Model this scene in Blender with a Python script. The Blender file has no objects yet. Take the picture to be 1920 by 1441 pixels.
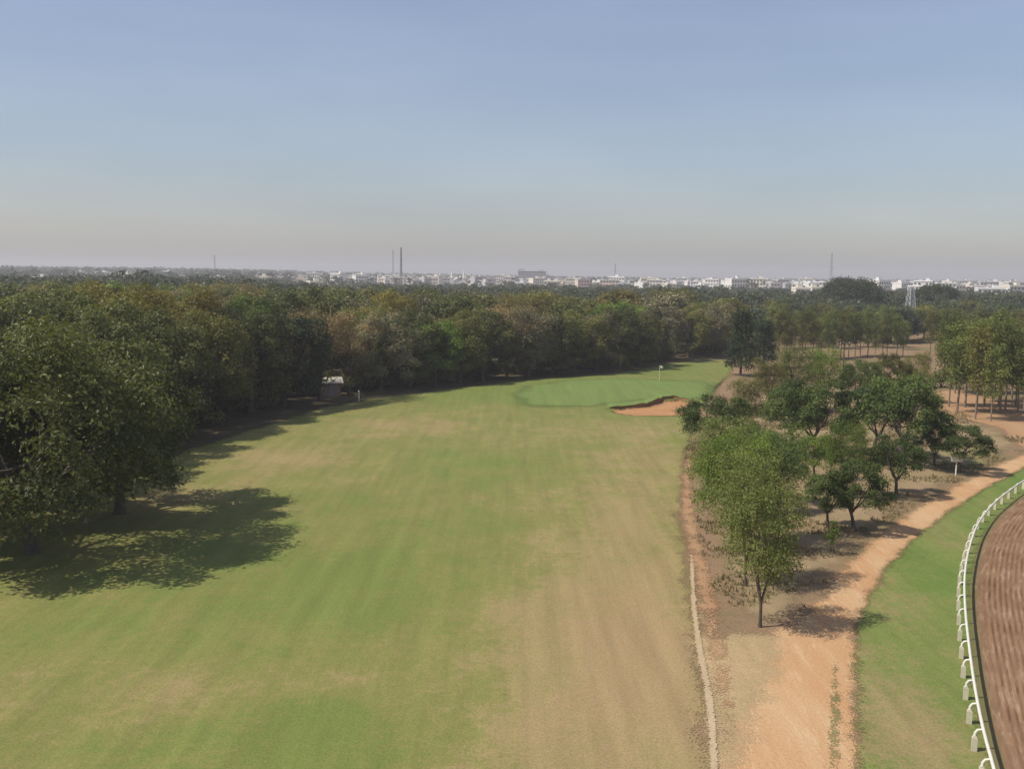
import bpy, math, random
import numpy as np

# ------------------------------------------------------------------ camera, sky, sun
scene = bpy.context.scene
COL = scene.collection
CAM_H = 18.0                      # a platform about 18 m above the course
F_PX = 1844.0                     # focal length for a 1920 px wide frame
PITCH = math.atan((720.5 - 513.0) / F_PX)
ROLL = math.radians(0.62)
cr, sr, cp, sp = math.cos(ROLL), math.sin(ROLL), math.cos(PITCH), math.sin(PITCH)
FWD = np.array([0.0, cp, -sp])
UP0 = np.array([0.0, sp, cp])
RIGHT = cr * np.array([1.0, 0, 0]) + sr * UP0
UPV = -sr * np.array([1.0, 0, 0]) + cr * UP0
cam_d = bpy.data.cameras.new('camera')
cam = bpy.data.objects.new('camera', cam_d)
COL.objects.link(cam)
from mathutils import Matrix
cam.matrix_world = Matrix(((RIGHT[0], UPV[0], -FWD[0], 0), (RIGHT[1], UPV[1], -FWD[1], 0),
                           (RIGHT[2], UPV[2], -FWD[2], CAM_H), (0, 0, 0, 1)))
cam_d.sensor_fit = 'HORIZONTAL'; cam_d.sensor_width = 36.0
cam_d.lens = 36.0 * F_PX / 1920.0
cam_d.clip_start = 0.5; cam_d.clip_end = 20000.0
scene.camera = cam

SUN_EL, SUN_AZ = math.radians(52.0), math.radians(17.0)   # shadows fall to +x, 17 degrees towards +y
sun_dir = np.array([-math.cos(SUN_AZ) * math.cos(SUN_EL), -math.sin(SUN_AZ) * math.cos(SUN_EL), math.sin(SUN_EL)])
world = bpy.data.worlds.new('World'); scene.world = world; world.use_nodes = True
wn = world.node_tree
sky = wn.nodes.new('ShaderNodeTexSky'); sky.sky_type = 'NISHITA'; sky.sun_disc = False
sky.sun_elevation = SUN_EL
sky.sun_rotation = math.atan2(sun_dir[0], sun_dir[1])
sky.altitude = 100.0; sky.air_density = 1.2; sky.dust_density = 1.4; sky.ozone_density = 6.0
# faint uneven haze in the sky, the same all round
wg = wn.nodes.new('ShaderNodeTexCoord'); wm = wn.nodes.new('ShaderNodeMapping'); wm.inputs['Scale'].default_value = (2.0, 2.0, 9.0)
wz = wn.nodes.new('ShaderNodeTexNoise'); wz.inputs['Scale'].default_value = 1.6; wz.inputs['Detail'].default_value = 5.0
wr = wn.nodes.new('ShaderNodeValToRGB'); wr.color_ramp.elements[0].position = 0.35; wr.color_ramp.elements[1].position = 0.7
wr.color_ramp.elements[0].color = (1.03, 0.97, 0.96, 1); wr.color_ramp.elements[1].color = (1.15, 1.06, 1.03, 1)
wx = wn.nodes.new('ShaderNodeMix'); wx.data_type = 'RGBA'; wx.blend_type = 'MULTIPLY'; wx.inputs[0].default_value = 1.0
wn.links.new(wg.outputs['Generated'], wm.inputs['Vector']); wn.links.new(wm.outputs[0], wz.inputs['Vector']); wn.links.new(wz.outputs['Fac'], wr.inputs[0])
wh = wn.nodes.new('ShaderNodeMix'); wh.data_type = 'RGBA'; wh.inputs[0].default_value = 0.32   # thin high haze, even over the whole sky
wh.inputs[7].default_value = (2.8, 2.85, 3.15, 1)
wn.links.new(sky.outputs[0], wh.inputs[6]); wn.links.new(wh.outputs[2], wx.inputs[6]); wn.links.new(wr.outputs[0], wx.inputs[7])
wn.links.new(wx.outputs[2], wn.nodes['Background'].inputs[0])
wn.nodes['Background'].inputs[1].default_value = 0.137
sl = bpy.data.lights.new('sun', 'SUN'); sl.energy = 5.0; sl.angle = math.radians(0.6); sl.color = (1.0, 0.93, 0.82)
so = bpy.data.objects.new('sun', sl); COL.objects.link(so)
from mathutils import Vector
so.rotation_euler = Vector(sun_dir).to_track_quat('Z', 'Y').to_euler()
so.location = (-60, -20, 90)
scene.view_settings.view_transform = 'Standard'; scene.view_settings.look = 'None'
scene.view_settings.exposure = 0.0; scene.view_settings.gamma = 1.0
scene.view_settings.use_curve_mapping = False
scene.render.engine = 'CYCLES'
scene.cycles.use_denoising = True
scene.cycles.max_bounces = 6; scene.cycles.diffuse_bounces = 2; scene.cycles.transmission_bounces = 3
scene.cycles.transparent_max_bounces = 48; scene.cycles.volume_bounces = 0

RNG = np.random.default_rng(11)
random.seed(5)


def at(px, py, z=0.0):
    """Where the line of sight of a photo pixel meets the level z (metres, world)."""
    d = FWD + RIGHT * ((px - 960.0) / F_PX) + UPV * ((720.5 - py) / F_PX)
    t = (z - CAM_H) / d[2]
    return (float(d[0] * t), float(d[1] * t))


def at_depth(px, y):
    """World x of a photo column at forward distance y, near the horizon."""
    return (px - 960.0) / F_PX * y


def poly(pts, z=0.0):
    return np.array([at(*p, z) for p in pts])


def sdist(P, poly_):
    """Signed distance (inside positive) of points P (n,2) to a closed polygon."""
    P = np.asarray(P, float); A = poly_; B = np.roll(poly_, -1, axis=0)
    best = np.full(len(P), 1e18); inside = np.zeros(len(P), bool)
    for a, b in zip(A, B):
        ab = b - a
        t = np.clip(((P - a) @ ab) / max(ab @ ab, 1e-9), 0, 1)
        q = P - (a + t[:, None] * ab)
        best = np.minimum(best, (q * q).sum(1))
        c = ((a[1] > P[:, 1]) != (b[1] > P[:, 1]))
        with np.errstate(divide='ignore', invalid='ignore'):
            xi = (b[0] - a[0]) * (P[:, 1] - a[1]) / (b[1] - a[1]) + a[0]
        inside ^= c & (P[:, 0] < xi)
    d = np.sqrt(best)
    return np.where(inside, d, -d)


def sstep(a, b, x):
    t = np.clip((x - a) / (b - a), 0, 1)
    return t * t * (3 - 2 * t)


def vnoise(x, y, s, seed=0):
    """Smooth value noise 0..1 (numpy)."""
    r = np.random.default_rng(seed).random((64, 64))
    u, v = np.asarray(x) / s, np.asarray(y) / s
    i, j = np.floor(u).astype(int), np.floor(v).astype(int)
    f, g = u - i, v - j
    f, g = f * f * (3 - 2 * f), g * g * (3 - 2 * g)
    a = r[i % 64, j % 64]; b = r[(i + 1) % 64, j % 64]; c = r[i % 64, (j + 1) % 64]; d = r[(i + 1) % 64, (j + 1) % 64]
    return (a * (1 - f) + b * f) * (1 - g) + (c * (1 - f) + d * f) * g


# ------------------------------------------------------------------ mesh and object helpers
def mesh_np(name, V, Q, attrs=None, mat_idx=None, smooth=False):
    V = np.ascontiguousarray(V, dtype=np.float32); Q = np.ascontiguousarray(Q, dtype=np.int32)
    me = bpy.data.meshes.new(name)
    n = Q.shape[1]
    me.vertices.add(len(V)); me.vertices.foreach_set('co', V.ravel())
    me.loops.add(Q.size); me.loops.foreach_set('vertex_index', Q.ravel())
    me.polygons.add(len(Q)); me.polygons.foreach_set('loop_start', np.arange(0, Q.size, n, dtype=np.int32))
    if mat_idx is not None:
        me.polygons.foreach_set('material_index', np.ascontiguousarray(mat_idx, dtype=np.int32))
    me.update(calc_edges=True)
    me.polygons.foreach_set('use_smooth', np.full(len(Q), bool(smooth)))
    for k, (dom, val) in (attrs or {}).items():
        a = me.attributes.new(k, 'FLOAT', dom); a.data.foreach_set('value', np.ascontiguousarray(val, dtype=np.float32))
    me.validate(verbose=False)
    return me


class MB:
    """Collects quads (boxes, tubes) with material indices."""
    def __init__(s): s.V = []; s.Q = []; s.M = []; s.n = 0
    def add(s, V, Q, m=0):
        V = np.asarray(V, float); Q = np.asarray(Q, int)
        s.V.append(V); s.Q.append(Q + s.n); s.M.append(np.full(len(Q), m)); s.n += len(V)
    def box(s, x0, x1, y0, y1, z0, z1, m=0):
        V = [(x, y, z) for z in (z0, z1) for (x, y) in ((x0, y0), (x1, y0), (x1, y1), (x0, y1))]
        s.add(V, [(3, 2, 1, 0), (4, 5, 6, 7), (0, 1, 5, 4), (1, 2, 6, 5), (2, 3, 7, 6), (3, 0, 4, 7)], m)
    def tube(s, pts, rad, n=6, m=0, cap=True):
        pts = np.asarray(pts, float); k = len(pts)
        T = np.gradient(pts, axis=0); T /= np.linalg.norm(T, axis=1)[:, None] + 1e-9
        ref = np.array([0.31, 0.17, 0.93]) if abs(T[0][2]) < 0.8 else np.array([0.95, 0.2, 0.1])
        A = np.cross(T, ref); A /= np.linalg.norm(A, axis=1)[:, None] + 1e-9
        B = np.cross(T, A)
        th = np.arange(n) * 2 * math.pi / n
        rad = np.broadcast_to(np.asarray(rad, float), (k,))
        V = pts[:, None, :] + rad[:, None, None] * (np.cos(th)[None, :, None] * A[:, None, :] + np.sin(th)[None, :, None] * B[:, None, :])
        V = V.reshape(-1, 3)
        Q = [(i * n + j, i * n + (j + 1) % n, (i + 1) * n + (j + 1) % n, (i + 1) * n + j) for i in range(k - 1) for j in range(n)]
        s.add(V, Q, m)
        if cap and n % 2 == 0:
            e = (k - 1) * n
            s.add(V[e:e + n], [(0, j, j + 1, j + 2) for j in range(1, n - 2, 2)], m)
    def beam(s, a, b, w, m=0): s.tube([a, b], [w * 0.7, w * 0.7], 4, m)
    def mesh(s, name, smooth=False, attrs=None):
        return mesh_np(name, np.concatenate(s.V), np.concatenate(s.Q), attrs, np.concatenate(s.M), smooth)


def tag(o, label=None, cat=None, group=None, kind=None):
    if label: o['label'] = label
    if cat: o['category'] = cat
    if group: o['group'] = group
    if kind: o['kind'] = kind
    return o


def link(name, me, mats, parent=None, loc=(0, 0, 0), rz=0.0, scale=None):
    o = bpy.data.objects.new(name, me); COL.objects.link(o)
    if me is not None:
        while len(me.materials) < len(mats): me.materials.append(None)
        for i, m in enumerate(mats):
            if me.materials[i] is None: me.materials[i] = m
            elif me.materials[i] is not m:
                o.material_slots[i].link = 'OBJECT'; o.material_slots[i].material = m
    o.parent = parent; o.location = loc; o.rotation_euler = (0, 0, rz)
    if scale is not None: o.scale = scale
    return o


# ------------------------------------------------------------------ materials
def new_mat(name):
    m = bpy.data.materials.new(name); m.use_nodes = True
    nt = m.node_tree; b = nt.nodes['Principled BSDF']
    return m, nt, b


def N(nt, t, **kw):
    n = nt.nodes.new(t)
    for k, v in kw.items(): setattr(n, k, v)
    return n


def noise(nt, scale, detail=4.0, rough=0.6, vec=None):
    n = N(nt, 'ShaderNodeTexNoise'); n.inputs['Scale'].default_value = scale
    n.inputs['Detail'].default_value = detail; n.inputs['Roughness'].default_value = rough
    if vec is None:
        tc = N(nt, 'ShaderNodeNewGeometry'); vec = tc.outputs['Position']
    nt.links.new(vec, n.inputs['Vector'])
    return n.outputs['Fac']


def mathn(nt, op, a, b=None, c=None, clamp=False):
    n = N(nt, 'ShaderNodeMath', operation=op); n.use_clamp = clamp
    for i, v in enumerate((a, b, c)):
        if v is None: continue
        if isinstance(v, (int, float)): n.inputs[i].default_value = v
        else: nt.links.new(v, n.inputs[i])
    return n.outputs[0]


def ramp(nt, fac, lo, hi):
    n = N(nt, 'ShaderNodeMapRange'); n.interpolation_type = 'SMOOTHSTEP'
    nt.links.new(fac, n.inputs['Value']); n.inputs['From Min'].default_value = lo; n.inputs['From Max'].default_value = hi
    return n.outputs[0]


def mix(nt, fac, a, b, blend='MIX'):
    n = N(nt, 'ShaderNodeMix', data_type='RGBA', blend_type=blend)
    for sock, v in ((n.inputs[0], fac), (n.inputs[6], a), (n.inputs[7], b)):
        if isinstance(v, (int, float)): sock.default_value = v
        elif isinstance(v, tuple): sock.default_value = (*v, 1.0) if len(v) == 3 else v
        else: nt.links.new(v, sock)
    return n.outputs[2]


def attr(nt, name):
    n = N(nt, 'ShaderNodeAttribute', attribute_name=name)
    return n.outputs['Fac']


def bump(nt, b, height, strength, dist):
    n = N(nt, 'ShaderNodeBump'); n.inputs['Strength'].default_value = strength; n.inputs['Distance'].default_value = dist
    nt.links.new(height, n.inputs['Height']); nt.links.new(n.outputs[0], b.inputs['Normal'])


def soft_edge(nt, b, lo, hi, amp, scale):
    """Ragged, worn edge: coverage falls off with the distance 'sd' to the sheet's outline."""
    n = noise(nt, scale, 5.0, 0.65)
    d = mathn(nt, 'ADD', attr(nt, 'sd'), mathn(nt, 'MULTIPLY', mathn(nt, 'SUBTRACT', n, 0.5), amp))
    grain = N(nt, 'ShaderNodeMapRange'); nt.links.new(noise(nt, 11.0, 3.0, 0.6), grain.inputs['Value'])
    grain.inputs['From Min'].default_value = 0.3; grain.inputs['From Max'].default_value = 0.7
    grain.inputs['To Min'].default_value = 0.02; grain.inputs['To Max'].default_value = 0.98
    nt.links.new(mathn(nt, 'GREATER_THAN', ramp(nt, d, lo, hi), grain.outputs[0]), b.inputs['Alpha'])


def squash(nt, sx, sy):
    g = N(nt, 'ShaderNodeNewGeometry'); mp = N(nt, 'ShaderNodeMapping')
    mp.inputs['Scale'].default_value = (sx, sy, 1.0)
    nt.links.new(g.outputs['Position'], mp.inputs['Vector'])
    return mp.outputs[0]


def grass_mat(name, green, lush, dry, dirt, edge=None):
    m, nt, b = new_mat(name)
    b.inputs['Roughness'].default_value = 0.9; b.inputs['Specular IOR Level'].default_value = 0.1
    n1 = noise(nt, 0.06, 6, 0.62); n2 = noise(nt, 0.3, 6, 0.7, squash(nt, 1.0, 0.7)); n3 = noise(nt, 1.6, 6, 0.75); n4 = noise(nt, 9.0, 4, 0.75)
    v = mathn(nt, 'ADD', attr(nt, 'dry'), mathn(nt, 'MULTIPLY', mathn(nt, 'SUBTRACT', n1, 0.5), 1.5))
    v = mathn(nt, 'ADD', v, mathn(nt, 'MULTIPLY', mathn(nt, 'SUBTRACT', n2, 0.5), 1.75))
    v = mathn(nt, 'ADD', v, mathn(nt, 'MULTIPLY', mathn(nt, 'SUBTRACT', n3, 0.5), 1.7))
    v = mathn(nt, 'ADD', v, mathn(nt, 'MULTIPLY', mathn(nt, 'SUBTRACT', n4, 0.5), 0.7))
    c = mix(nt, ramp(nt, v, -0.35, 0.3), lush, green)
    c = mix(nt, ramp(nt, v, 0.2, 0.85), c, dry)
    c = mix(nt, mathn(nt, 'MULTIPLY', ramp(nt, v, 0.8, 1.4), 0.8), c, dirt)
    n5 = noise(nt, 30.0, 2, 0.7); n6 = noise(nt, 1.0, 4, 0.6, squash(nt, 1.1, 0.07))
    v2 = mathn(nt, 'MULTIPLY_ADD', n6, 0.55, 0.73)
    c = mix(nt, 1.0, c, v2, 'MULTIPLY')
    f = mathn(nt, 'ADD', mathn(nt, 'MULTIPLY_ADD', n4, 1.0, 0.2), mathn(nt, 'MULTIPLY', n5, 0.6))
    c = mix(nt, 1.0, c, f, 'MULTIPLY')
    nt.links.new(c, b.inputs['Base Color'])
    bump(nt, b, n4, 0.35, 0.05)
    if edge: soft_edge(nt, b, *edge)
    return m


def dirt_mat(name, c0, c1, c2, edge=None, stretch=(1, 1)):
    m, nt, b = new_mat(name)
    b.inputs['Roughness'].default_value = 0.95; b.inputs['Specular IOR Level'].default_value = 0.1
    s = squash(nt, *stretch)
    n1 = noise(nt, 0.25, 5, 0.6, s); n2 = noise(nt, 1.4, 5, 0.7, s); n3 = noise(nt, 7.0, 3, 0.7)
    c = mix(nt, ramp(nt, n1, 0.35, 0.65), c0, c1)
    c = mix(nt, ramp(nt, n2, 0.5, 0.8), c, c2)
    c = mix(nt, 1.0, c, mathn(nt, 'MULTIPLY_ADD', n3, 0.5, 0.75), 'MULTIPLY')
    nt.links.new(c, b.inputs['Base Color'])
    bump(nt, b, n3, 0.5, 0.08)
    if edge: soft_edge(nt, b, *edge)
    return m


def plain(name, col, rough=0.8, var=0.25, scale=3.0, metal=0.0):
    m, nt, b = new_mat(name)
    b.inputs['Roughness'].default_value = rough; b.inputs['Metallic'].default_value = metal
    n = noise(nt, scale, 5, 0.65)
    c = mix(nt, 1.0, col, mathn(nt, 'MULTIPLY_ADD', n, 2 * var, 1.0 - var), 'MULTIPLY')
    nt.links.new(c, b.inputs['Base Color'])
    return m


def leaf_mat(name, c0, c1, trans=0.36):
    """Leaf colour varies leaf by leaf ('tint'), spray by spray ('tone') and tree by tree."""
    m, nt, b = new_mat(name)
    oi = N(nt, 'ShaderNodeObjectInfo')
    f = mathn(nt, 'ADD', mathn(nt, 'MULTIPLY', attr(nt, 'tint'), 0.45), mathn(nt, 'MULTIPLY', attr(nt, 'tone'), 0.55))
    c = mix(nt, f, c0, c1)
    k = mathn(nt, 'MULTIPLY_ADD', oi.outputs['Random'], 0.6, 0.68)
    c = mix(nt, 1.0, c, k, 'MULTIPLY')
    nt.links.new(c, b.inputs['Base Color'])
    b.inputs['Roughness'].default_value = 0.5; b.inputs['Specular IOR Level'].default_value = 0.28
    tr = N(nt, 'ShaderNodeBsdfTranslucent')
    nt.links.new(mix(nt, 1.0, c, (1.15, 1.2, 0.55), 'MULTIPLY'), tr.inputs['Color'])
    mx = N(nt, 'ShaderNodeMixShader'); mx.inputs[0].default_value = trans
    nt.links.new(b.outputs[0], mx.inputs[1]); nt.links.new(tr.outputs[0], mx.inputs[2])
    nt.links.new(mx.outputs[0], nt.nodes['Material Output'].inputs['Surface'])
    return m


LEAF = {
    'dark': leaf_mat('leaf_dark', (0.034, 0.048, 0.013), (0.185, 0.192, 0.060)),
    'deep': leaf_mat('leaf_deep', (0.026, 0.048, 0.020), (0.080, 0.110, 0.044)),
    'olive': leaf_mat('leaf_olive', (0.085, 0.092, 0.022), (0.260, 0.240, 0.070)),
    'yellow': leaf_mat('leaf_yellow', (0.140, 0.125, 0.026), (0.340, 0.275, 0.070)),
    'bright': leaf_mat('leaf_bright', (0.075, 0.130, 0.018), (0.210, 0.265, 0.050)),
    'brown': leaf_mat('leaf_brown', (0.165, 0.122, 0.056), (0.330, 0.235, 0.115), 0.28),
    'grey': leaf_mat('leaf_grey', (0.105, 0.100, 0.055), (0.260, 0.232, 0.130), 0.28),
    'gum': leaf_mat('leaf_gum', (0.085, 0.120, 0.030), (0.230, 0.245, 0.070)),
    'grove': leaf_mat('leaf_grove', (0.040, 0.070, 0.018), (0.155, 0.195, 0.052)),
    'far': leaf_mat('leaf_far', (0.036, 0.056, 0.026), (0.090, 0.108, 0.048), 0.2),
}
BARK = plain('bark', (0.085, 0.066, 0.048), 0.95, 0.45, 5.0)
BARK_PALE = plain('bark_pale', (0.19, 0.155, 0.115), 0.9, 0.4, 4.0)

# ------------------------------------------------------------------ the lie of the land
FAIRWAY = poly([(-420, 1500), (-330, 1080), (-60, 960), (150, 905), (330, 850), (470, 805), (600, 764), (730, 742), (870, 726),
                (1010, 712), (1120, 703), (1190, 694), (1235, 684), (1300, 676), (1372, 673), (1378, 690), (1362, 712),
                (1335, 742), (1315, 772), (1300, 815), (1290, 870), (1283, 960), (1296, 1060), (1305, 1130), (1318, 1220),
                (1338, 1330), (1345, 1450), (1360, 1560), (1400, 2400), (-1500, 2400)])
GREEN = poly([(955, 748), (985, 727), (1060, 717), (1150, 713), (1240, 716), (1300, 718), (1338, 724), (1340, 742), (1312, 754),
              (1250, 752), (1190, 759), (1120, 768), (1040, 768), (975, 765)])
BUNKER = poly([(1146, 771), (1180, 768), (1222, 763), (1240, 754), (1275, 753), (1300, 758), (1304, 770), (1290, 778),
               (1240, 780), (1190, 780), (1155, 776)])


def height(x, y):
    x = np.asarray(x, float); y = np.asarray(y, float)
    P = np.stack([x.ravel(), y.ravel()], 1)
    z = np.zeros(len(P))
    near = (np.abs(P[:, 0]) < 90) & (P[:, 1] > 85) & (P[:, 1] < 230)
    if near.any():
        g = sdist(P[near], GREEN); b = sdist(P[near], BUNKER)
        m = 0.40 * sstep(-14, 3.0, g)
        z[near] += m * (1 - sstep(-0.8, 0.6, b)) - 0.12 * sstep(-0.4, 0.8, b)
    return z.reshape(x.shape)


def ramp_far(x, y):
    return 7.0 * sstep(700, 2600, y) * sstep(200, -700, x)


def sheet(name, outline, mat, z, res, margin=1.0, dry=None, hole=None, ymax=None):
    lo = outline.min(0) - margin; hi = outline.max(0) + margin
    lo = np.maximum(lo, (-160, -25)); hi = np.minimum(hi, (200, 420))
    xs = np.arange(lo[0], hi[0] + res, res); ys = np.arange(lo[1], hi[1] + res, res)
    X, Y = np.meshgrid(xs, ys)
    P = np.stack([X.ravel(), Y.ravel()], 1)
    sd = sdist(P, outline)
    if hole is not None: sd = np.minimum(sd, -sdist(P, hole) + 0.1)
    nx, ny = len(xs), len(ys)
    i = np.arange(nx * ny).reshape(ny, nx)
    Q = np.stack([i[:-1, :-1].ravel(), i[:-1, 1:].ravel(), i[1:, 1:].ravel(), i[1:, :-1].ravel()], 1)
    Q = Q[(sd[Q] > -margin).any(1)]
    used = np.unique(Q); remap = np.full(nx * ny, -1); remap[used] = np.arange(len(used))
    Pu = P[used]
    V = np.column_stack([Pu, height(Pu[:, 0], Pu[:, 1]) + z])
    A = {'sd': ('POINT', sd[used])}
    if dry is not None: A['dry'] = ('POINT', dry(Pu))
    me = mesh_np(name, V, remap[Q], A, smooth=True)
    return tag(link(name, me, [mat]), kind='structure')


def blobs(P, base, lst):
    v = np.full(len(P), base, float)
    for px, py, rx, ry, w in lst:
        c = at(px, py)
        v += w * np.exp(-(((P[:, 0] - c[0]) / rx) ** 2 + ((P[:, 1] - c[1]) / ry) ** 2))
    return v


# the ground: one sheet out past the horizon, lowered under the fairway's own turf
def build_ground():
    ax = np.concatenate([[-6000, -4500, -3200, -2300, -1700, -1200, -850, -600, -420, -300, -220], np.arange(-160, 161, 5.0),
                         [220, 300, 420, 600, 850, 1200, 1700, 2300, 3200, 4500, 6000]])
    ay = np.concatenate([[-400, -150], np.arange(-40, 301, 5.0), [340, 400, 480, 580, 700, 850, 1050, 1300, 1600, 2000, 2600, 3400, 4500, 6000]])
    X, Y = np.meshgrid(ax, ay); P = np.stack([X.ravel(), Y.ravel()], 1)
    sd = sdist(P, FAIRWAY)
    Z = ramp_far(P[:, 0], P[:, 1]) - 0.7 * np.maximum(sstep(10, 15, sd), sstep(-7, -2, sdist(P, BUNKER)) * (sd > 1.0))
    nx, ny = len(ax), len(ay); i = np.arange(nx * ny).reshape(ny, nx)
    Q = np.stack([i[:-1, :-1].ravel(), i[:-1, 1:].ravel(), i[1:, 1:].ravel(), i[1:, :-1].ravel()], 1)
    m, nt, b = new_mat('soil_and_dry_grass')
    b.inputs['Roughness'].default_value = 0.95; b.inputs['Specular IOR Level'].default_value = 0.08
    n1 = noise(nt, 0.05, 5, 0.6); n2 = noise(nt, 0.3, 6, 0.7); n3 = noise(nt, 1.7, 5, 0.75); n4 = noise(nt, 7.0, 3, 0.7)
    c = mix(nt, ramp(nt, n2, 0.36, 0.62), (0.215, 0.150, 0.088), (0.27, 0.172, 0.105))
    c = mix(nt, mathn(nt, 'MULTIPLY', ramp(nt, n1, 0.42, 0.66), 0.75), c, (0.165, 0.140, 0.062))
    c = mix(nt, mathn(nt, 'MULTIPLY', ramp(nt, n3, 0.52, 0.72), 0.6), c, (0.115, 0.095, 0.048))
    c = mix(nt, 1.0, c, mathn(nt, 'MULTIPLY_ADD', n4, 0.6, 0.7), 'MULTIPLY')
    nt.links.new(c, b.inputs['Base Color']); bump(nt, b, n4, 0.6, 0.1)
    tag(link('ground', mesh_np('ground', np.column_stack([P, Z]), Q, smooth=True), [m]), kind='structure')


build_ground()

TURF = grass_mat('fairway_turf', (0.182, 0.180, 0.056), (0.140, 0.172, 0.044), (0.258, 0.205, 0.090), (0.30, 0.212, 0.112), (-0.6, 1.4, 3.2, 0.35))
def fairway_dry(P):
    return blobs(P, 0.24, [
        (1200, 1350, 6, 16, 0.35), (1150, 1150, 6, 14, 0.25), (1220, 1000, 6, 25, 0.2),
        (1180, 1000, 5.5, 22, 0.42), (1215, 1250, 4.5, 12, 0.5), (1120, 1400, 5, 6, 0.32), (900, 1390, 4.0, 5, 0.18), (1250, 860, 4, 26, 0.3),
        (340, 930, 5, 6, 0.62), (520, 860, 7, 7, 0.5), (700, 795, 9, 9, 0.4), (860, 765, 10, 10, 0.2), (440, 1160, 3, 3, 0.18),
        (330, 1300, 4, 3, 0.28), (680, 1280, 4, 3, 0.2), (1150, 800, 12, 9, 0.35), (950, 1150, 4, 5, 0.3),
        (760, 1050, 8, 9, -0.42), (600, 1150, 6, 6, -0.3), (880, 880, 12, 14, -0.2), (560, 1390, 5, 4, -0.35), (150, 1180, 7, 5, -0.35), (330, 1060, 9, 8, -0.3),
        (1110, 738, 24, 24, -0.9), (1280, 690, 14, 16, -0.5), (700, 1350, 4, 4, -0.2), (180, 1400, 6, 5, -0.1)])
sheet('fairway', FAIRWAY, TURF, 0.02, 1.0, 2.0, fairway_dry, BUNKER)
GREENM = grass_mat('green_turf', (0.150, 0.190, 0.055), (0.132, 0.188, 0.052), (0.165, 0.185, 0.06), (0.2, 0.17, 0.09), (-2.5, 4.0, 6.0, 0.12))
sheet('putting_green', GREEN, GREENM, 0.05, 0.8, 4.0, lambda P: np.full(len(P), -0.1), BUNKER)
SAND = dirt_mat('bunker_sand', (0.40, 0.215, 0.10), (0.34, 0.18, 0.08), (0.44, 0.26, 0.14), (-0.5, 0.5, 1.4, 0.7), (0.6, 1))
sheet('bunker', BUNKER, SAND, 0.045, 0.4, 1.0)

# the bunker's far face: a cut bank with turf on top
def bunker_lip():
    px = [(1142, 770), (1165, 768.5), (1190, 766.5), (1212, 764), (1230, 758), (1242, 753), (1262, 752), (1285, 753.5), (1303, 757)]
    L = np.array([at(*p) for p in px]); k = len(L)
    t = np.linspace(0, k - 1, 60); L = np.column_stack([np.interp(t, np.arange(k), L[:, i]) for i in (0, 1)])
    L[:, 1] += 0.05 * np.sin(t * 5.1)
    hgt = 0.62 * np.sin(np.pi * np.clip((t + 0.4) / (k - 0.4), 0, 1)) ** 0.6 * (0.85 + 0.15 * np.sin(t * 3.3))
    V = []; z0 = height(L[:, 0], L[:, 1])
    back = height(L[:, 0], L[:, 1] + 5.0)
    rows = [(0.0, z0 - 0.1), (0.10, z0 + hgt * 0.55), (0.04, z0 + hgt), (1.0, np.maximum(z0 + hgt, back * 0.9 + 0.08)), (5.0, back + 0.02)]
    for dy, z in rows: V.append(np.column_stack([L[:, 0], L[:, 1] + dy, z]))
    V = np.concatenate(V); n_ = 60; Q = []; M = []
    for r_ in range(4):
        for i in range(n_ - 1): Q.append((r_ * n_ + i, r_ * n_ + i + 1, (r_ + 1) * n_ + i + 1, (r_ + 1) * n_ + i)); M.append(0 if r_ < 2 else 1)
    me = mesh_np('bunker_bank', V, Q, {'dry': ('POINT', np.full(len(V), -0.1)), 'sd': ('POINT', np.full(len(V), 9.0))}, M)
    tag(link('bunker_bank', me, [dirt_mat('bank_earth', (0.24, 0.135, 0.065), (0.20, 0.12, 0.05), (0.17, 0.125, 0.05)), GREENM]), kind='structure')


bunker_lip()
# leaf litter under the wood, its colour darkened for the trees' shade
LITTER = poly([(-420, 1120), (-60, 965), (150, 912), (330, 856), (470, 810), (600, 770), (730, 747), (870, 730), (1010, 716), (1120, 707), (1190, 697), (1235, 687),
               (1300, 679), (1372, 674), (1440, 640), (1500, 610), (-200, 610), (-700, 700), (-900, 1000)])
LITTER_SHADE_M = dirt_mat('litter_and_shade', (0.105, 0.078, 0.048), (0.075, 0.066, 0.034), (0.15, 0.098, 0.06), (-1.5, 1.0, 4.0, 0.3))
sheet('wood_floor', LITTER, LITTER_SHADE_M, 0.010, 2.5, 3.0)

# dirt tracks
PATH_MAIN = poly([(1335, 2400), (1340, 1560), (1338, 1440), (1352, 1330), (1388, 1250), (1425, 1195), (1500, 1160), (1540, 1120), (1580, 1070),
                  (1640, 1010), (1705, 962), (1770, 922), (1840, 885), (1925, 848), (2080, 800), (2080, 822), (1925, 876), (1850, 915),
                  (1780, 960), (1715, 1010), (1665, 1065), (1635, 1115), (1612, 1165), (1606, 1240), (1608, 1440), (1610, 1560), (1640, 2400)])
PATH_SIDE = poly([(1280, 870), (1274, 960), (1288, 1040), (1304, 1110), (1325, 1210), (1352, 1330), (1372, 1330), (1362, 1230), (1345, 1120),
                  (1326, 1050), (1306, 970), (1298, 900), (1304, 850), (1292, 845)])
FOOTPATH = poly([(1294, 1040), (1296, 1140), (1304, 1210), (1320, 1290), (1328, 1360), (1332, 1450), (1336, 1620), (1350, 1620), (1346, 1450), (1342, 1350), (1334, 1290),
                 (1316, 1210), (1306, 1140), (1299, 1040)])
YARD = poly([(1720, 740), (1790, 730), (1960, 770), (2100, 800), (2100, 850), (1925, 850), (1870, 800), (1800, 784), (1740, 772)])
EARTH = dirt_mat('track_earth', (0.47, 0.310, 0.170), (0.43, 0.250, 0.125), (0.54, 0.40, 0.245), (-0.7, 0.9, 2.0, 0.6), (1.6, 0.22))
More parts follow.
